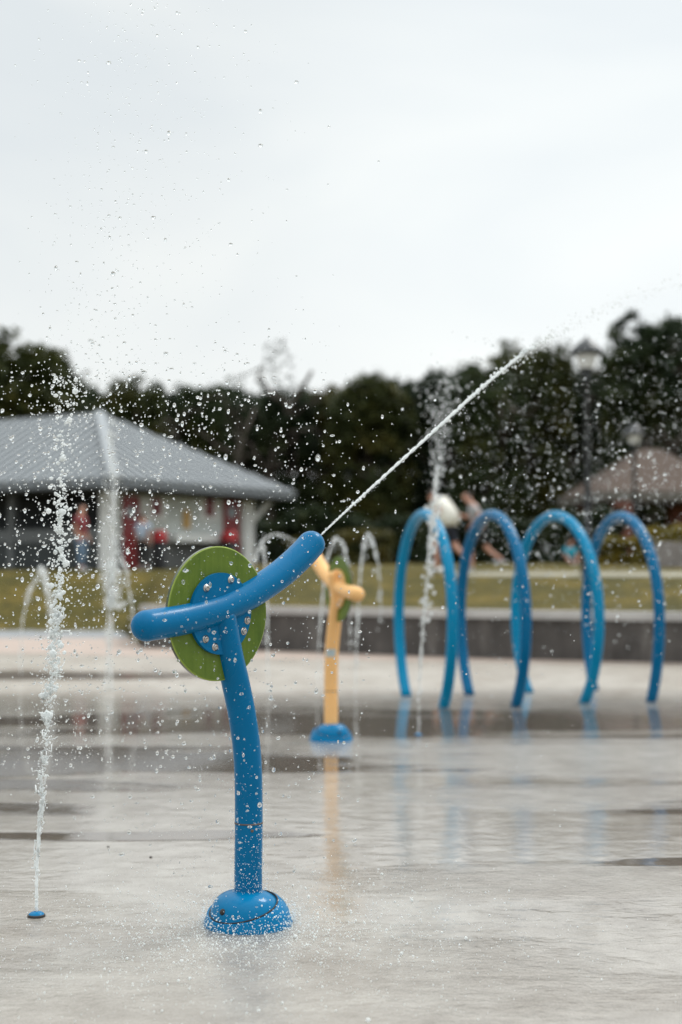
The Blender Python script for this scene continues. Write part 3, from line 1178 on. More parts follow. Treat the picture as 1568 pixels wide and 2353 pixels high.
# --- splash on the ground and on the cannon's foot
pos, rad = [], []
for _ in range(8500):
    a = rng.uniform(0, 6.28); r = abs(rng.normal(.0, .42)) + .10
    x = P0.x + .02 + r * math.cos(a) * 1.1; y = P0.y - .12 + r * math.sin(a) * 1.2
    d = math.hypot(x - P0.x, y - P0.y)
    if d < .165: continue
    pos.append((x, y, abs(rng.exponential(.014)) + .0012)); rad.append(rng.lognormal(math.log(.0013), .5))
for _ in range(900):     # stuck to / bouncing off the foot
    a = rng.uniform(0, 6.28)
    z = abs(rng.normal(0, .045))
    if z > .12: continue
    r = .150 + .014 * math.sqrt(max(0, 1 - z / .12)) + rng.uniform(0, .012)
    if z > .07: r -= .02 + (z - .07) * .7
    pos.append((P0.x + r * math.cos(a), P0.y + r * math.sin(a), z + .002)); rad.append(rng.lognormal(math.log(.0016), .4))
for _ in range(500):     # on the lower pole
    a = rng.uniform(math.pi, 2 * math.pi); z = .12 + abs(rng.exponential(.16))
    if z > .62: continue
    r = RAD + rng.uniform(.001, .02)
    pos.append((P0.x + r * math.cos(a), P0.y + r * math.sin(a), z)); rad.append(rng.lognormal(math.log(.0012), .4))
tag(spheres('splash', pos, rad, M['foam'], 1), 'fine white splash bouncing off the wet ground at the foot of the blue cannon', 'splash', kind='stuff')

# ------------------------------------------------------------------ building on the left
BC = Vector((-5.6, 35.0, 1.15))
BA = math.atan2(6.9, 4.27)
bld = empty('park_building', BC, BA)
tag(bld, 'park building with grey ribbed metal hip roof, white walls and red doors', 'building')
ba = Vector((math.cos(BA), math.sin(BA), 0)); bb = Vector((-math.sin(BA), math.cos(BA), 0))


def bl_pt(px, py, off, axis='a'):
    """pixel -> local coords on the wall plane at local y=off (axis a) or x=off (axis b)"""
    p0 = BC + (bb if axis == 'a' else ba) * off
    n = bb if axis == 'a' else ba
    d = ray(px, py)
    t = (p0 - ORG).dot(n) / d.dot(n)
    p = ORG + d * t - BC
    return p.dot(ba), p.dot(bb), p.z


EZ, LA, LB = 3.39 - 1.15, 8.1, 16.0
RZ = 5.59 - 1.15
half = LA / 2


def roof_pt(x, y, z): return Vector((x, y, z))


# roof with standing ribs: four slopes; rib shading put into their paler colour
bm = bmesh.new()
corners = [Vector((0, 0, EZ)), Vector((LA, 0, EZ)), Vector((LA, LB, EZ)), Vector((0, LB, EZ))]
r0_, r1_ = Vector((half, half, RZ)), Vector((half, LB - half, RZ))
V4 = [bm.verts.new(c) for c in corners]; VR = [bm.verts.new(r0_), bm.verts.new(r1_)]
bm.faces.new((V4[0], V4[1], VR[0])); bm.faces.new((V4[1], V4[2], VR[1], VR[0]))
bm.faces.new((V4[2], V4[3], VR[1])); bm.faces.new((V4[3], V4[0], VR[0], VR[1]))
E2 = [bm.verts.new(c - Vector((0, 0, .14))) for c in corners]
for i in range(4):
    bm.faces.new((V4[i], V4[(i + 1) % 4], E2[(i + 1) % 4], E2[i]))
bm.faces.new(E2[::-1])


def rib(bm, a, b, w_=.05, h=.05, mi=0):
    a, b = Vector(a), Vector(b)
    t = (b - a).normalized()
    s = t.cross(Vector((0, 0, 1))).normalized() * w_ / 2
    u = s.cross(t).normalized()
    if u.z < 0: u = -u
    u = u * h
    vs_ = [bm.verts.new(p) for p in (a - s - u * .2, a + s - u * .2, a + s + u, a - s + u, b - s - u * .2, b + s - u * .2, b + s + u, b - s + u)]
    for q in ((0, 1, 2, 3), (7, 6, 5, 4), (0, 4, 5, 1), (1, 5, 6, 2), (2, 6, 7, 3), (3, 7, 4, 0)):
        bm.faces.new([vs_[k] for k in q]).material_index = mi


sl = (RZ - EZ) / half
x = .3
while x < LA:
    y = min(x, LA - x)
    rib(bm, (x, 0, EZ + .001), (x, y, EZ + sl * y), .17, .11, 1); x += .38
y = .3
while y < LB:
    xx = min(y, half, LB - y)
    rib(bm, (0, y, EZ + .001), (xx, y, EZ + sl * xx), .17, .11, 1); y += .38
roof = from_bm('roof', bm, [M['roof'], M['ridge']], bld, smooth=False)
bm = bmesh.new()
rib(bm, corners[0] + Vector((0, 0, .01)), r0_ + Vector((0, 0, .01)), .26, .14)
rib(bm, corners[1] + Vector((0, 0, .01)), r0_ + Vector((0, 0, .01)), .24, .07)
rib(bm, r0_ + Vector((0, 0, .01)), r1_ + Vector((0, 0, .01)), .24, .07)
from_bm('ridge_cap', bm, M['ridge'], roof, smooth=False)
OFF = .9
xr = bl_pt(577, 1200, OFF)[0]
xl = bl_pt(276, 1200, OFF)[0]
zl = bl_pt(430, 1246, OFF)[2]
mkbox('wall', (xl - .35, OFF, zl), (xr, OFF + .2, EZ - .15), M['greywall'], bld)
mkbox('base_wall', (xl - .35, OFF - .02, -.1), (xr, OFF + .2, zl), M['lowwall'], bld)
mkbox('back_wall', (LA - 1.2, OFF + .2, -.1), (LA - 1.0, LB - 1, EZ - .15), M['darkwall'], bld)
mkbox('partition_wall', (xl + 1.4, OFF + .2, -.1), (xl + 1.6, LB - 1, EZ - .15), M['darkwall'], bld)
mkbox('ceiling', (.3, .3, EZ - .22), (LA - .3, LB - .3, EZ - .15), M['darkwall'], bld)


def panel(name, px0, px1, py0, py1, th, mat, parent=None, off=OFF):
    a = bl_pt(px0, py1, off); b = bl_pt(px1, py0, off)
    ym = (bl_pt((px0 + px1) / 2, py1, off)[2], bl_pt((px0 + px1) / 2, py0, off)[2])
    return mkbox(name, (a[0], off - th, max(-.05, ym[0])), (b[0], off - .002, min(EZ - .16, ym[1])), mat, parent or bld, .01)


d1 = panel('door', 280, 318, 1140, 1306, .05, M['red']); panel('door_pane', 290, 308, 1165, 1190, .06, M['glass'], d1)
d2 = panel('door', 512, 549, 1140, 1300, .05, M['red']); panel('door_pane', 522, 538, 1165, 1190, .06, M['glass'], d2)
w1 = panel('window', 334, 380, 1146, 1197, .05, M['white']); panel('window_pane', 346, 367, 1146, 1184, .065, M['darkred'], w1)
w2 = panel('window', 456, 502, 1146, 1197, .05, M['white']); panel('window_pane', 469, 488, 1146, 1186, .065, M['darkred'], w2)
panel('notice_board', 420, 435, 1172, 1214, .05, M['ochre'])
panel('serving_ledge', 384, 511, 1228, 1246, .32, M['white'])
panel('trim_board', 322, 332, 1146, 1230, .04, M['white'])
pp_ = panel('end_post', 553, 578, 1134, 1306, .12, M['white'])
a_ = bl_pt(572, 1205, OFF); b_ = bl_pt(622, 1148, OFF)
bm = bmesh.new(); rib(bm, (a_[0], OFF - .06, a_[2]), (b_[0], OFF - .06, b_[2]), .14, .14)
from_bm('roof_brace', bm, M['white'], bld, smooth=False)
mkbox('corner_post', (xl - .62, OFF - .16, -.1), (xl - .30, OFF + .16, EZ - .15), M['white'], bld, .015)
# open side: posts and rail facing left
for yy in (4.2, 8.0, 12.0):
    mkbox('side_post', (.82, yy, -.1), (1.02, yy + .2, EZ - .15), M['greyrail'], bld)
q0 = bl_pt(120, 1216, .9, 'b'); q1 = bl_pt(120, 1246, .9, 'b')
mkbox('side_rail', (.86, OFF + .2, q1[2]), (.94, LB - 1, q0[2]), M['greyrail'], bld)
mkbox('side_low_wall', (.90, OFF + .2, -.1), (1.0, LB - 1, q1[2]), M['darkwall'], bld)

# red bins by the ledge
for px0, px1, lab in ((350, 384, 'red bin with a dark lid under the serving window, beside the person in light blue'), (508, 545, 'red bin in front of the farther red door')):
    p = gnd((px0 + px1) / 2, 1304, 1.16)
    a = bl_pt((px0 + px1) / 2, 1240, OFF - .55)
    wpos = BC + ba * a[0] + bb * (OFF - .55)
    t_ = empty('litter_bin', (wpos.x, wpos.y, 1.1), BA)
    tag(t_, lab, 'bin')
    zt = a[2] + .02
    sw = (px1 - px0) * wpos.y / F / 2
    bm = bmesh.new(); lathe(bm, [(sw * .82, 0), (sw * .95, zt - .02), (0, zt - .02)], 20)
    from_bm('bin_body', bm, M['black_cloth'], t_)
    bm = bmesh.new(); lathe(bm, [(sw, zt - .02), (sw, zt + .16), (sw * .8, zt + .26), (0, zt + .28)], 20)
    from_bm('bin_lid', bm, M['brightred'], t_)

# ------------------------------------------------------------------ park shelter on the right
sh_y = 50.0
ap = at(1493, 1031, sh_y)
ev = at(1493, 1138, sh_y - 2.9)
shl = empty('picnic_shelter', (ap.x, sh_y, 1.3), R(6))
tag(shl, 'open picnic shelter with brown-grey pyramid roof and brick columns at the right', 'shelter')
h_e, h_a, hw = ev.z - 1.3, ap.z - 1.3, 2.6
bm = bmesh.new()
cs = [bm.verts.new((sx * hw, sy * hw, h_e + .15)) for sx, sy in ((-1, -1), (1, -1), (1, 1), (-1, 1))]
rt = [bm.verts.new((-.35, 0, h_a)), bm.verts.new((.35, 0, h_a))]
bm.faces.new((cs[0], cs[1], rt[1], rt[0])); bm.faces.new((cs[1], cs[2], rt[1])); bm.faces.new((cs[2], cs[3], rt[0], rt[1])); bm.faces.new((cs[3], cs[0], rt[0]))
rf = from_bm('roof', bm, M['shingle'], shl, smooth=False)
bm = bmesh.new()
box(bm, (-hw - .03, -hw - .03, h_e - .17), (hw + .03, -hw + .05, h_e + .148)); box(bm, (-hw - .03, hw - .05, h_e - .17), (hw + .03, hw + .03, h_e + .148))
box(bm, (-hw - .03, -hw + .05, h_e - .17), (-hw + .05, hw - .05, h_e + .148)); box(bm, (hw - .05, -hw + .05, h_e - .17), (hw + .03, hw - .05, h_e + .148))
from_bm('fascia', bm, M['fascia'], rf, smooth=False)
for sx in (-1, 1):
    for sy in (-1, 1):
        mkbox('column', (sx * 1.75 - .28, sy * 2.3 - .28, -.3), (sx * 1.75 + .28, sy * 2.3 + .28, h_e - .1), M['brick'], shl, .02)

# ------------------------------------------------------------------ lamps
def lamp(px, py_top, Y, label, ztop=None):
    p = at(px, py_top, Y)
    gz = lawn_z(p.x, Y)
    o = empty('street_lamp', (p.x, Y, gz))
    tag(o, label, 'lamp post', 'park lamp posts')
    H = p.z - gz
    bm = bmesh.new()
    lathe(bm, [(.13, -.1), (.13, .25), (.10, .30), (.085, .55), (.06, .62), (.05, H - .85), (.07, H - .82), (.07, H - .78), (.04, H - .74), (.12, H - .62), (.12, H - .60), (0, H - .60)], 20)
    from_bm('post', bm, M['black_iron'], o)
    bm = bmesh.new()
    lathe(bm, [(.12, H - .60), (.16, H - .50), (.19, H - .36), (.19, H - .34), (0, H - .34)], 12)
    from_bm('lantern_glass', bm, M['lamp_glass'], o)
    bm = bmesh.new()
    lathe(bm, [(.0, H - .342), (.32, H - .342), (.31, H - .30), (.20, H - .17), (.10, H - .085), (.05, H - .07), (.03, H - .03), (.012, H), (0, H)], 12)
    from_bm('lantern_cap', bm, M['black_iron'], o)
    return o


lamp(1348, 772, 26.0, 'tall black lamp post with white lantern, nearest and highest, right of the jet')
lamp(1457, 972, 41.0, 'black lamp post with dim lantern in front of the shelter roof peak')
lamp(1414, 1062, 56.0, 'farther lamp post seen against the left slope of the shelter roof')
lamp(800, 1072, 58.0, 'faint distant lamp post among dark trees above the yellow cannon')

# ------------------------------------------------------------------ trees
def crown_mesh(name, rx, rz, nblob, nleaf, leaf, seed, shape='round', mat='leaf', loose=.0, square=True):
    rg = np.random.default_rng(seed)
    # limbs' ends: an even shell of clumps with a few pushed out or in, so the outline is full but uneven
    i_ = np.arange(nblob) + .5
    ph = np.arccos(1 - 1.85 * i_ / nblob); th = math.pi * (1 + 5 ** .5) * i_ + rg.normal(0, .25, nblob)
    rad_ = rg.uniform(.56, .80, nblob) * (1 + .09 * np.sin(2 * np.arctan2(np.sin(th), np.cos(th)) + seed) * np.cos(2 * ph + seed))
    sq = .55 if square else 1.0
    rad_[:4] = np.minimum(rad_[:4], .58)
    hx = np.sin(ph) ** sq; hz = np.sign(np.cos(ph)) * np.abs(np.cos(ph)) ** sq
    c = np.stack([np.cos(th) * hx * rx, np.sin(th) * hx * rx, hz * rz], 1) * rad_[:, None]
    br = rg.uniform(.15, .27, nblob) * rx * (1 + loose)
    k = rg.integers(0, nblob, nleaf)
    d = rg.normal(0, 1, (nleaf, 3)); d /= np.linalg.norm(d, axis=1)[:, None]
    rr = rg.random(nleaf) ** .45
    stray = rg.random(nleaf) < .12
    rr[stray] *= rg.uniform(1.1, 1.9, stray.sum())
    pos = c[k] + d * (br[k] * rr)[:, None] * np.array([1, 1, .8])
    n = rg.normal(0, 1, (nleaf, 3)) + d * .8 + np.array([0, 0, .5]); n /= np.linalg.norm(n, axis=1)[:, None]
    a = np.cross(n, rg.normal(0, 1, (nleaf, 3))); a /= np.linalg.norm(a, axis=1)[:, None]
    b = np.cross(n, a)
    s = (leaf * rg.uniform(.6, 1.5, nleaf))[:, None]
    quad = np.stack([pos - a * s, pos - b * s * .55 + a * s * .1, pos + a * s, pos + b * s * .55 + a * s * .1], 1)
    me = bpy.data.meshes.new(name)
    me.vertices.add(nleaf * 4); me.vertices.foreach_set('co', quad.reshape(-1))
    me.loops.add(nleaf * 4); me.loops.foreach_set('vertex_index', np.arange(nleaf * 4, dtype=np.int32))
    me.polygons.add(nleaf); me.polygons.foreach_set('loop_start', np.arange(0, nleaf * 4, 4, dtype=np.int32))
    me.update(calc_edges=True)
    me.materials.append(M[mat])
    return me


def trunk_mesh(h, r, seed, crown_h):
    rg = np.random.default_rng(seed)
    bm = bmesh.new()
    P = smooth_path([Vector((0, 0, -.2)), Vector((rg.uniform(-.1, .1), rg.uniform(-.1, .1), h * .35)), Vector((rg.uniform(-.2, .2), rg.uniform(-.2, .2), h * .7)), Vector((rg.uniform(-.3, .3), rg.uniform(-.3, .3), h))], 14)
    tube(bm, P, [r * (1 - .8 * i / 14) for i in range(15)], 10)
    for _ in range(9):
        i = int(rg.integers(5, 13)); a = rg.uniform(0, 6.28); L = crown_h * rg.uniform(.35, .75)
        p0 = P[i]; dd = Vector((math.cos(a), math.sin(a), rg.uniform(.4, 1.1)))
        pts = [p0 + dd * L * t + Vector((0, 0, -.12 * L * t * t)) + Vector(rg.normal(0, .05, 3)) * t for t in np.linspace(0, 1, 6)]
        tube(bm, pts, [r * .42 * (1 - .85 * t) for t in np.linspace(0, 1, 6)], 6)
    return bm


CR = {
    'a': crown_mesh('crown', 1, 2.4, 272, 20250, .056, 1),
    'b': crown_mesh('crown', 1, 2.4, 224, 18900, .058, 2),
    'c': crown_mesh('crown', 1, 2.4, 304, 20250, .055, 3, mat='leaf_dk'),
    'd': crown_mesh('crown', 1, 2.4, 192, 17550, .058, 4, mat='leaf_dk'),
    'e': crown_mesh('crown', 1, 2.4, 240, 18900, .056, 5, mat='leaf_olive'),
    'f': crown_mesh('crown', 1, 2.4, 240, 18900, .056, 15, mat='leaf_mid'),
    'sparse': crown_mesh('crown', 1, 2.4, 73, 1485, .04, 6, mat='leaf_dk', loose=-.45, square=False),
    'holed': crown_mesh('crown', 1, 2.4, 128, 6210, .055, 8, mat='leaf_dk', loose=-.32),
}
TRK = {k: trunk_mesh(1.0, .045, 90 + i, .55) for i, k in enumerate(('p', 'q'))}
TM = {}
for k, bm in TRK.items():
    me = bpy.data.meshes.new('trunk'); bm.to_mesh(me); bm.free(); me.materials.append(M['bark'])
    me.polygons.foreach_set('use_smooth', [True] * len(me.polygons)); TM[k] = me


def tree(px, py_top, wpx, Y, ck, label, low=.12, name='tree', group='trees behind the splash pad'):
    """a tree whose top reaches pixel row py_top and whose crown is wpx wide, standing at distance Y"""
    p = at(px, py_top, Y)
    gz = lawn_z(p.x, Y)
    H = p.z - gz
    rx = wpx * Y / F / 2
    o = empty(name, (p.x, Y, gz))
    tag(o, label, 'tree', group)
    bot = H * low
    rz_ = (H - bot) / 2
    c = bpy.data.objects.new('crown', CR[ck]); COL.objects.link(c); c.parent = o
    c.location = (0, 0, bot + rz_); c.scale = (rx * 1.05, rx * 1.05, rz_ * 1.18 / 2.4)
    c.rotation_euler = (0, 0, random.uniform(0, 6.28))
    t = bpy.data.objects.new('trunk', TM[random.choice('pq')]); COL.objects.link(t); t.parent = o
    k = H * .8
    t.scale = (k * .9, k * .9, k); t.rotation_euler = (0, 0, random.uniform(0, 6.28))
    return o


TREES = [
    (50, 764, 320, 52, 'f', 'big round dark green tree behind the building at the left edge'),
    (205, 888, 120, 62, 'd', 'low dark tree behind the roof ridge, right of the big left tree'),
    (300, 866, 200, 58, 'f', 'rounded dark tree behind the right slope of the metal roof'),
    (395, 872, 170, 64, 'c', 'dark tree between the roof slope and the feathery treetop'),
    (470, 874, 150, 60, 'a', 'dark tree just left of the small spiky treetop'),
    (560, 892, 170, 63, 'c', 'dark tree beneath the bare feathery treetop'),
    (660, 885, 170, 60, 'd', 'dark tree just right of the bare feathery treetop, at the dip of the tree line'),
    (765, 880, 170, 62, 'e', 'olive tinted tree right of the dip in the tree line'),
    (850, 850, 230, 58, 'f', 'rounded green tree over the yellow cannon, left of the jet'),
    (940, 868, 180, 64, 'c', 'dark tree crossed by the jet, left of the upright jet spray'),
    (1030, 838, 190, 60, 'd', 'dark tree behind the spray of the upright jet'),
    (1120, 842, 190, 56, 'b', 'dark green tree behind the middle hoops under the jet end'),
    (1215, 778, 230, 58, 'f', 'tall rounded tree at the end of the white jet'),
    (1310, 828, 170, 62, 'c', 'dark tree behind the nearest lamp post'),
    (1465, 738, 190, 57, 'b', 'tall dark tree between the nearest lamp and the right edge'),
    (1530, 690, 280, 55, 'holed', 'tallest tree at the right edge with sky showing through its leaves'),
    (1600, 722, 260, 60, 'c', 'dense dark tree half cut off by the right edge'),
    (-60, 800, 260, 56, 'c', 'dark tree half cut off by the left edge'),
    (540, 836, 74, 57, 'sparse', 'small spiky treetop rising over the tree line'),
    (635, 752, 100, 59, 'sparse', 'tall bare feathery tree rising over the tree line'),
]
for (px, py, wp, Y, ck, lab) in TREES:
    tree(px, py, wp, Y, ck, lab, low=(.45 if ck == 'sparse' else .02))
BACK = [(x_, 905 + 18 * math.sin(x_ * .02), 300, 74, random.choice('acd')) for x_ in range(-40, 1700, 145)]
for i, (px, py, wp, Y, ck) in enumerate(BACK):
    tree(px, py if px < 1000 else py - 60, wp, Y, ck, 'dark tree of the rear row, filling the gaps of the tree line', low=0.0, name='tree', group='rear row of trees')

# bushes under the trees
BSH = {'by': crown_mesh('bush', 1, 1, 60, 5500, .06, 23, mat='leaf_yellow'), 'bd': crown_mesh('bush', 1, 1, 40, 5000, .07, 21, mat='leaf_dk'), 'bo': crown_mesh('bush', 1, 1, 40, 5500, .06, 22, mat='leaf_olive')}


def bush(px, py_top, wpx, Y, k, label, group='bushes along the lawn', cat='bush', dz=0):
    p = at(px, py_top, Y)
    gz = lawn_z(p.x, Y) + dz
    H = p.z - gz
    o = bpy.data.objects.new('bush', BSH[k]); COL.objects.link(o)
    rx = wpx * Y / F / 2
    o.location = (p.x, Y, gz + H * .42); o.scale = (rx, rx * .8, H * .60)
    o.rotation_euler = (0, 0, random.uniform(0, 6.28))
    if abs(o.rotation_euler.z) > 0: o.scale = (rx, rx, H * .60)
    tag(o, label, cat, group)


for i, px in enumerate(range(560, 1400, 75)):
    bush(px, 1165 + random.uniform(-18, 18), 130, 46 + random.uniform(-1, 1), 'bd', 'dark bush in the row at the foot of the trees behind the lawn', 'dark bushes under the trees')
bush(830, 1205, 170, 40, 'bo', 'olive bush behind the twin arched jets')
bush(700, 1225, 110, 41, 'bo', 'smaller olive bush behind the tip of the blue nozzle')
bush(1420, 1225, 150, 34, 'by', 'yellow-green bush under the rightmost hoop')
bush(1520, 1200, 150, 33, 'by', 'yellow-green bush at the right edge above the stone planter')
bush(1610, 1195, 160, 34, 'by', 'yellow-green bush cut off by the right edge')

# planter wall block at the right edge
pb = at(1515, 1246, 29.0)
mk = mkbox('planter_wall', (0, 0, 0), (3.0, .5, pb.z - lawn_z(pb.x, 29) + .1), M['wall2'], None, .02)
mk.location = (pb.x, 29.0, lawn_z(pb.x, 29) - .1)
tag(mk, 'pale concrete planter wall at the right edge below the bushes', 'planter')

# ------------------------------------------------------------------ people
def skin_fig(name, chains, mat, parent=None, sub=1):
    """one continuous skinned surface from joint chains [(p, r), ...]; chains share joints by equal position"""
    bm = bmesh.new()
    lay = bm.verts.layers.skin.verify()
    seen = {}
    first = None
    for ch in chains:
        prev = None
        for p, r in ch:
            key = tuple(round(c, 4) for c in p)
            if key not in seen:
                v_ = bm.verts.new(p)
                v_[lay].radius = (r, r) if not hasattr(r, '__len__') else r
                v_[lay].use_root = first is None
                first = first or v_
                seen[key] = v_
            v_ = seen[key]
            if prev is not None and prev is not v_ and bm.edges.get((prev, v_)) is None:
                bm.edges.new((prev, v_))
            prev = v_
    me = bpy.data.meshes.new(name)
    bm.to_mesh(me); bm.free()
    o = bpy.data.objects.new(name, me); COL.objects.link(o)
    me.materials.append(mat)
    if parent: o.parent = parent
    s = o.modifiers.new('skin', 'SKIN'); s.use_smooth_shade = True
    sb = o.modifiers.new('subsurf', 'SUBSURF'); sb.levels = sub; sb.render_levels = sub
    return o


def hand(w_, d, r=.0085, s=1.0):
    """palm and five curled fingers from wrist w_ along d"""
    d = Vector(d).normalized()
    side = d.cross(Vector((0, 0, 1)))
    side = side.normalized() if side.length > .1 else Vector((0, 1, 0))
    curl = side.cross(d)
    out = []
    palm = w_ + d * .07 * s
    out.append([(w_, .022 * s), (palm, (.030 * s, .017 * s))])
    for k, (o_, L) in enumerate(((-.026, .055), (-.009, .068), (.009, .065), (.026, .05))):
        b = palm + side * o_ * s + d * .018 * s
        out.append([(palm, .02 * s), (b, r * s), (b + d * L * .5 * s - curl * .008 * s, r * .95 * s), (b + d * L * .85 * s - curl * .03 * s, r * .8 * s)])
    b = w_ + d * .03 * s - side * .03 * s
    out.append([(w_, .022 * s), (b, .010 * s), (b + d * .035 * s - side * .014 * s, .0085 * s)])
    return out


def person(loc, rz, label, H, J, shirt, short, hair='hair', skin='skin', long_legs=False, hem=0.0, baggy=1.0):
    """J: joint positions (x forward, y left, z up) in units of standing height"""
    root = empty('person', loc, rz)
    tag(root, label, 'person')
    S = {k: Vector(v_) * H for k, v_ in J.items()}
    h = H
    ch = [[(S['pelvis'], .078 * h), (S['waist'], .070 * h), (S['chest'], .082 * h), (S['neck'], .034 * h), (S['jaw'], .042 * h), (S['head'], .058 * h), (S['crown'], .036 * h)]]
    nose = S['head'] + (S['face'] - S['head']) * .98
    ch.append([(S['head'], .058 * h), (nose, .010 * h)])
    for s in 'LR':
        ch.append([(S['chest'], .082 * h), (S['sh' + s], .036 * h), (S['el' + s], .026 * h), (S['wr' + s], .017 * h)])
        ch += hand(S['wr' + s], S['wr' + s] - S['el' + s], s=h / 1.75)
        ch.append([(S['pelvis'], .078 * h), (S['hip' + s], .056 * h), (S['kn' + s], .034 * h), (S['an' + s], .021 * h), (S['an' + s] + Vector((.02 * h, 0, -.03 * h)), .022 * h), (S['an' + s] + Vector((.095 * h, 0, -.035 * h)), .016 * h)])
    body = skin_fig('body', ch, M[skin], root)
    # shirt
    sc = [[(S['pelvis'] + (S['waist'] - S['pelvis']) * (-.1 - hem), .094 * h * baggy), (S['waist'], .090 * h * baggy), (S['chest'], .098 * h * baggy), (S['chest'] + (S['neck'] - S['chest']) * .65, .056 * h)]]
    for s in 'LR':
        m_ = S['sh' + s] + (S['el' + s] - S['sh' + s]) * .75
        sc.append([(S['chest'], .098 * h * baggy), (S['sh' + s], .047 * h), (m_, .042 * h)])
    skin_fig('shirt', sc, M[shirt], root)
    sc = [[(S['waist'] + (S['pelvis'] - S['waist']) * .7, .084 * h), (S['pelvis'], .086 * h)]]
    for s in 'LR':
        end = [(S['kn' + s], .045 * h)] if not long_legs else [(S['kn' + s], .046 * h), (S['an' + s] + Vector((0, 0, .02 * h)), .034 * h)]
        if not long_legs: end = [(S['hip' + s] + (S['kn' + s] - S['hip' + s]) * .85, .050 * h)]
        sc.append([(S['pelvis'], .086 * h), (S['hip' + s], .066 * h)] + end)
    skin_fig('trousers' if long_legs else 'shorts', sc, M[short], root)
    up = (S['crown'] - S['jaw']).normalized(); fw = (S['face'] - S['head']).normalized()
    c = S['head'] - fw * .016 * h + up * .014 * h
    skin_fig('hair', [[(c - up * .03 * h - fw * .018 * h, .044 * h), (c, .060 * h), (c + up * .032 * h, .045 * h)]], M[hair], root)
    for s in 'LR':
        skin_fig('shoe', [[(S['an' + s] + Vector((-.02 * h, 0, -.022 * h)), .027 * h), (S['an' + s] + Vector((.04 * h, 0, -.03 * h)), .028 * h), (S['an' + s] + Vector((.11 * h, 0, -.034 * h)), .021 * h)]], M['grey_shirt'], root)
    return root


STAND = dict(pelvis=(0, 0, .52), waist=(.01, 0, .60), chest=(.01, 0, .735), neck=(.0, 0, .835), jaw=(.012, 0, .875), head=(.012, 0, .93), crown=(.0, 0, .975), face=(.08, 0, .925),
             shL=(0, .105, .80), elL=(-.02, .13, .635), wrL=(.05, .135, .50), shR=(0, -.105, .80), elR=(-.02, -.13, .635), wrR=(.04, -.135, .50),
             hipL=(0, .055, .47), knL=(.02, .06, .275), anL=(-.01, .065, .055), hipR=(0, -.055, .47), knR=(.03, -.06, .275), anR=(.02, -.065, .055))
STRIDE = dict(STAND)
STRIDE.update(pelvis=(0, 0, .51), waist=(.03, 0, .59), chest=(.08, 0, .715), neck=(.12, 0, .81), jaw=(.15, 0, .845), head=(.16, 0, .90), crown=(.16, 0, .945), face=(.23, 0, .885),
              shL=(.10, .10, .78), elL=(.0, .14, .65), wrL=(.10, .13, .56), shR=(.10, -.10, .78), elR=(.17, -.13, .64), wrR=(.26, -.10, .68),
              hipL=(0, .05, .46), knL=(.13, .05, .30), anL=(.10, .05, .055), hipR=(0, -.05, .46), knR=(-.06, -.05, .27), anR=(-.24, -.05, .14))
HUNCH = dict(STRIDE)
HUNCH.update(neck=(.14, 0, .79), jaw=(.18, 0, .80), head=(.215, 0, .83), crown=(.25, 0, .865), face=(.25, 0, .775))
BEND = dict(STAND)
BEND.update(pelvis=(-.03, 0, .53), waist=(.04, 0, .60), chest=(.17, 0, .665), neck=(.27, 0, .655), jaw=(.305, 0, .63), head=(.345, 0, .60), crown=(.385, 0, .575), face=(.325, 0, .53),
            shL=(.22, .105, .645), elL=(.25, .13, .48), wrL=(.30, .11, .34), shR=(.22, -.105, .645), elR=(.25, -.13, .48), wrR=(.32, -.11, .36),
            hipL=(-.03, .06, .475), knL=(.06, .07, .28), anL=(.0, .07, .055), hipR=(-.03, -.06, .475), knR=(.10, -.07, .29), anR=(.06, -.07, .055))
SIT = dict(STAND)
SIT.update(pelvis=(0, 0, .08), waist=(.0, 0, .17), chest=(.03, 0, .30), neck=(.05, 0, .40), jaw=(.065, 0, .44), head=(.07, 0, .50), crown=(.06, 0, .545), face=(.14, 0, .49),
           shL=(.03, .10, .36), elL=(.08, .14, .22), wrL=(.18, .10, .16), shR=(.03, -.10, .36), elR=(.08, -.14, .22), wrR=(.18, -.10, .16),
           hipL=(.04, .06, .075), knL=(.22, .12, .13), anL=(.28, .04, .05), hipR=(.04, -.06, .075), knR=(.22, -.12, .13), anR=(.30, -.05, .05))


def put(px, Y):
    p = at(px, 1300, Y)
    return (p.x, Y, lawn_z(p.x, Y))


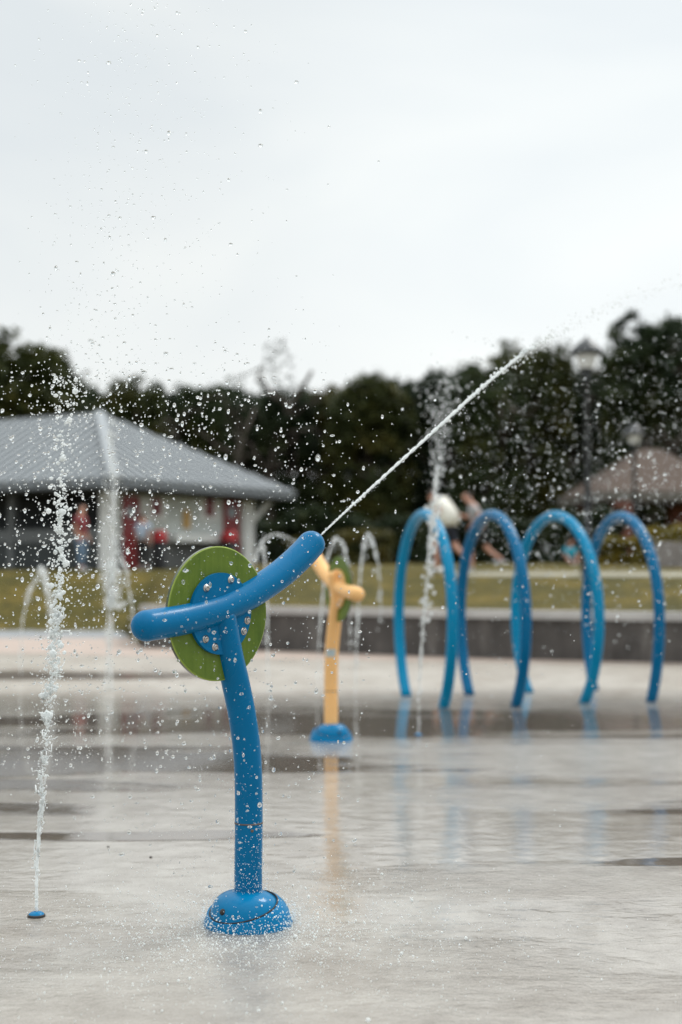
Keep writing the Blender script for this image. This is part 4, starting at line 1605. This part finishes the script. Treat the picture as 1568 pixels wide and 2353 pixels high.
person(put(1030, 28.0), R(140), 'person with bowed head in a baggy cream shirt behind the first light blue hoop', 1.84, HUNCH, 'cream', 'navy', baggy=1.75, hem=.55)
person(put(1107, 28.0), R(170), 'person in grey shirt and dark shorts hurrying left behind the second hoop', 1.66, STRIDE, 'grey_shirt', 'black_cloth')
person(put(1310, 33.0), R(-80), 'small child in turquoise shirt sitting on the grass behind the third hoop', 1.05, SIT, 'turq', 'black_cloth')
p_ = at(186, 1300, 34.0)
person((p_.x, 34.0, lawn_z(p_.x, 34.0)), R(-20), 'person in dark top and blue jeans standing beside the building left of the tall jet', 1.62, STAND, 'maroon', 'jeans', long_legs=True)
p_ = at(328, 1300, 36.0)
person((p_.x, 36.0, lawn_z(p_.x, 36.0)), R(70), 'person in light blue shirt and black trousers at the serving window', 1.45, STAND, 'skyblue', 'black_cloth', long_legs=True, baggy=1.25)
p_ = at(857, 1300, 48.0)
person((p_.x, 48.0, lawn_z(p_.x, 48.0)), R(-90), 'distant small person in black by the olive bush behind the arched jets', 1.25, STAND, 'black_cloth', 'black_cloth', long_legs=True)

# white bundle lying on the lawn
p_ = at(1015, 1326, 27.6)
bm = bmesh.new()
bmesh.ops.create_icosphere(bm, subdivisions=3, radius=.11)
for v_ in bm.verts:
    q = v_.co * 9
    v_.co *= 1 + .18 * math.sin(q.x * 3 + 1) * math.cos(q.y * 2.5) + .1 * math.sin(q.z * 5)
    v_.co.z = max(v_.co.z * .7, -.05)
o = from_bm('towel', bm, M['white'])
o.location = (p_.x, 27.6, lawn_z(p_.x, 27.6) + .05)
tag(o, 'crumpled white bundle lying on the grass under the first hoop', 'towel')

for (px, py), lab in (((249, 1947), 'dark pebble on the wet ground right of the foreground jet, the smaller of two'), ((347, 1971), 'dark pebble on the wet ground nearest the blue pole, the bigger of two')):
    p = gnd(px, py)
    bm = bmesh.new()
    bmesh.ops.create_icosphere(bm, subdivisions=2, radius=.0058)
    for v_ in bm.verts:
        v_.co = Vector((v_.co.x * 1.25, v_.co.y, v_.co.z * .7)) * random.uniform(.85, 1.1) + Vector((0, 0, .003))
    o = from_bm('pebble', bm, M['dark'])
    o.location = p
    if px < 300: o.scale = (.85, .85, .85)
    tag(o, lab, 'pebble', 'pebbles on the pad')
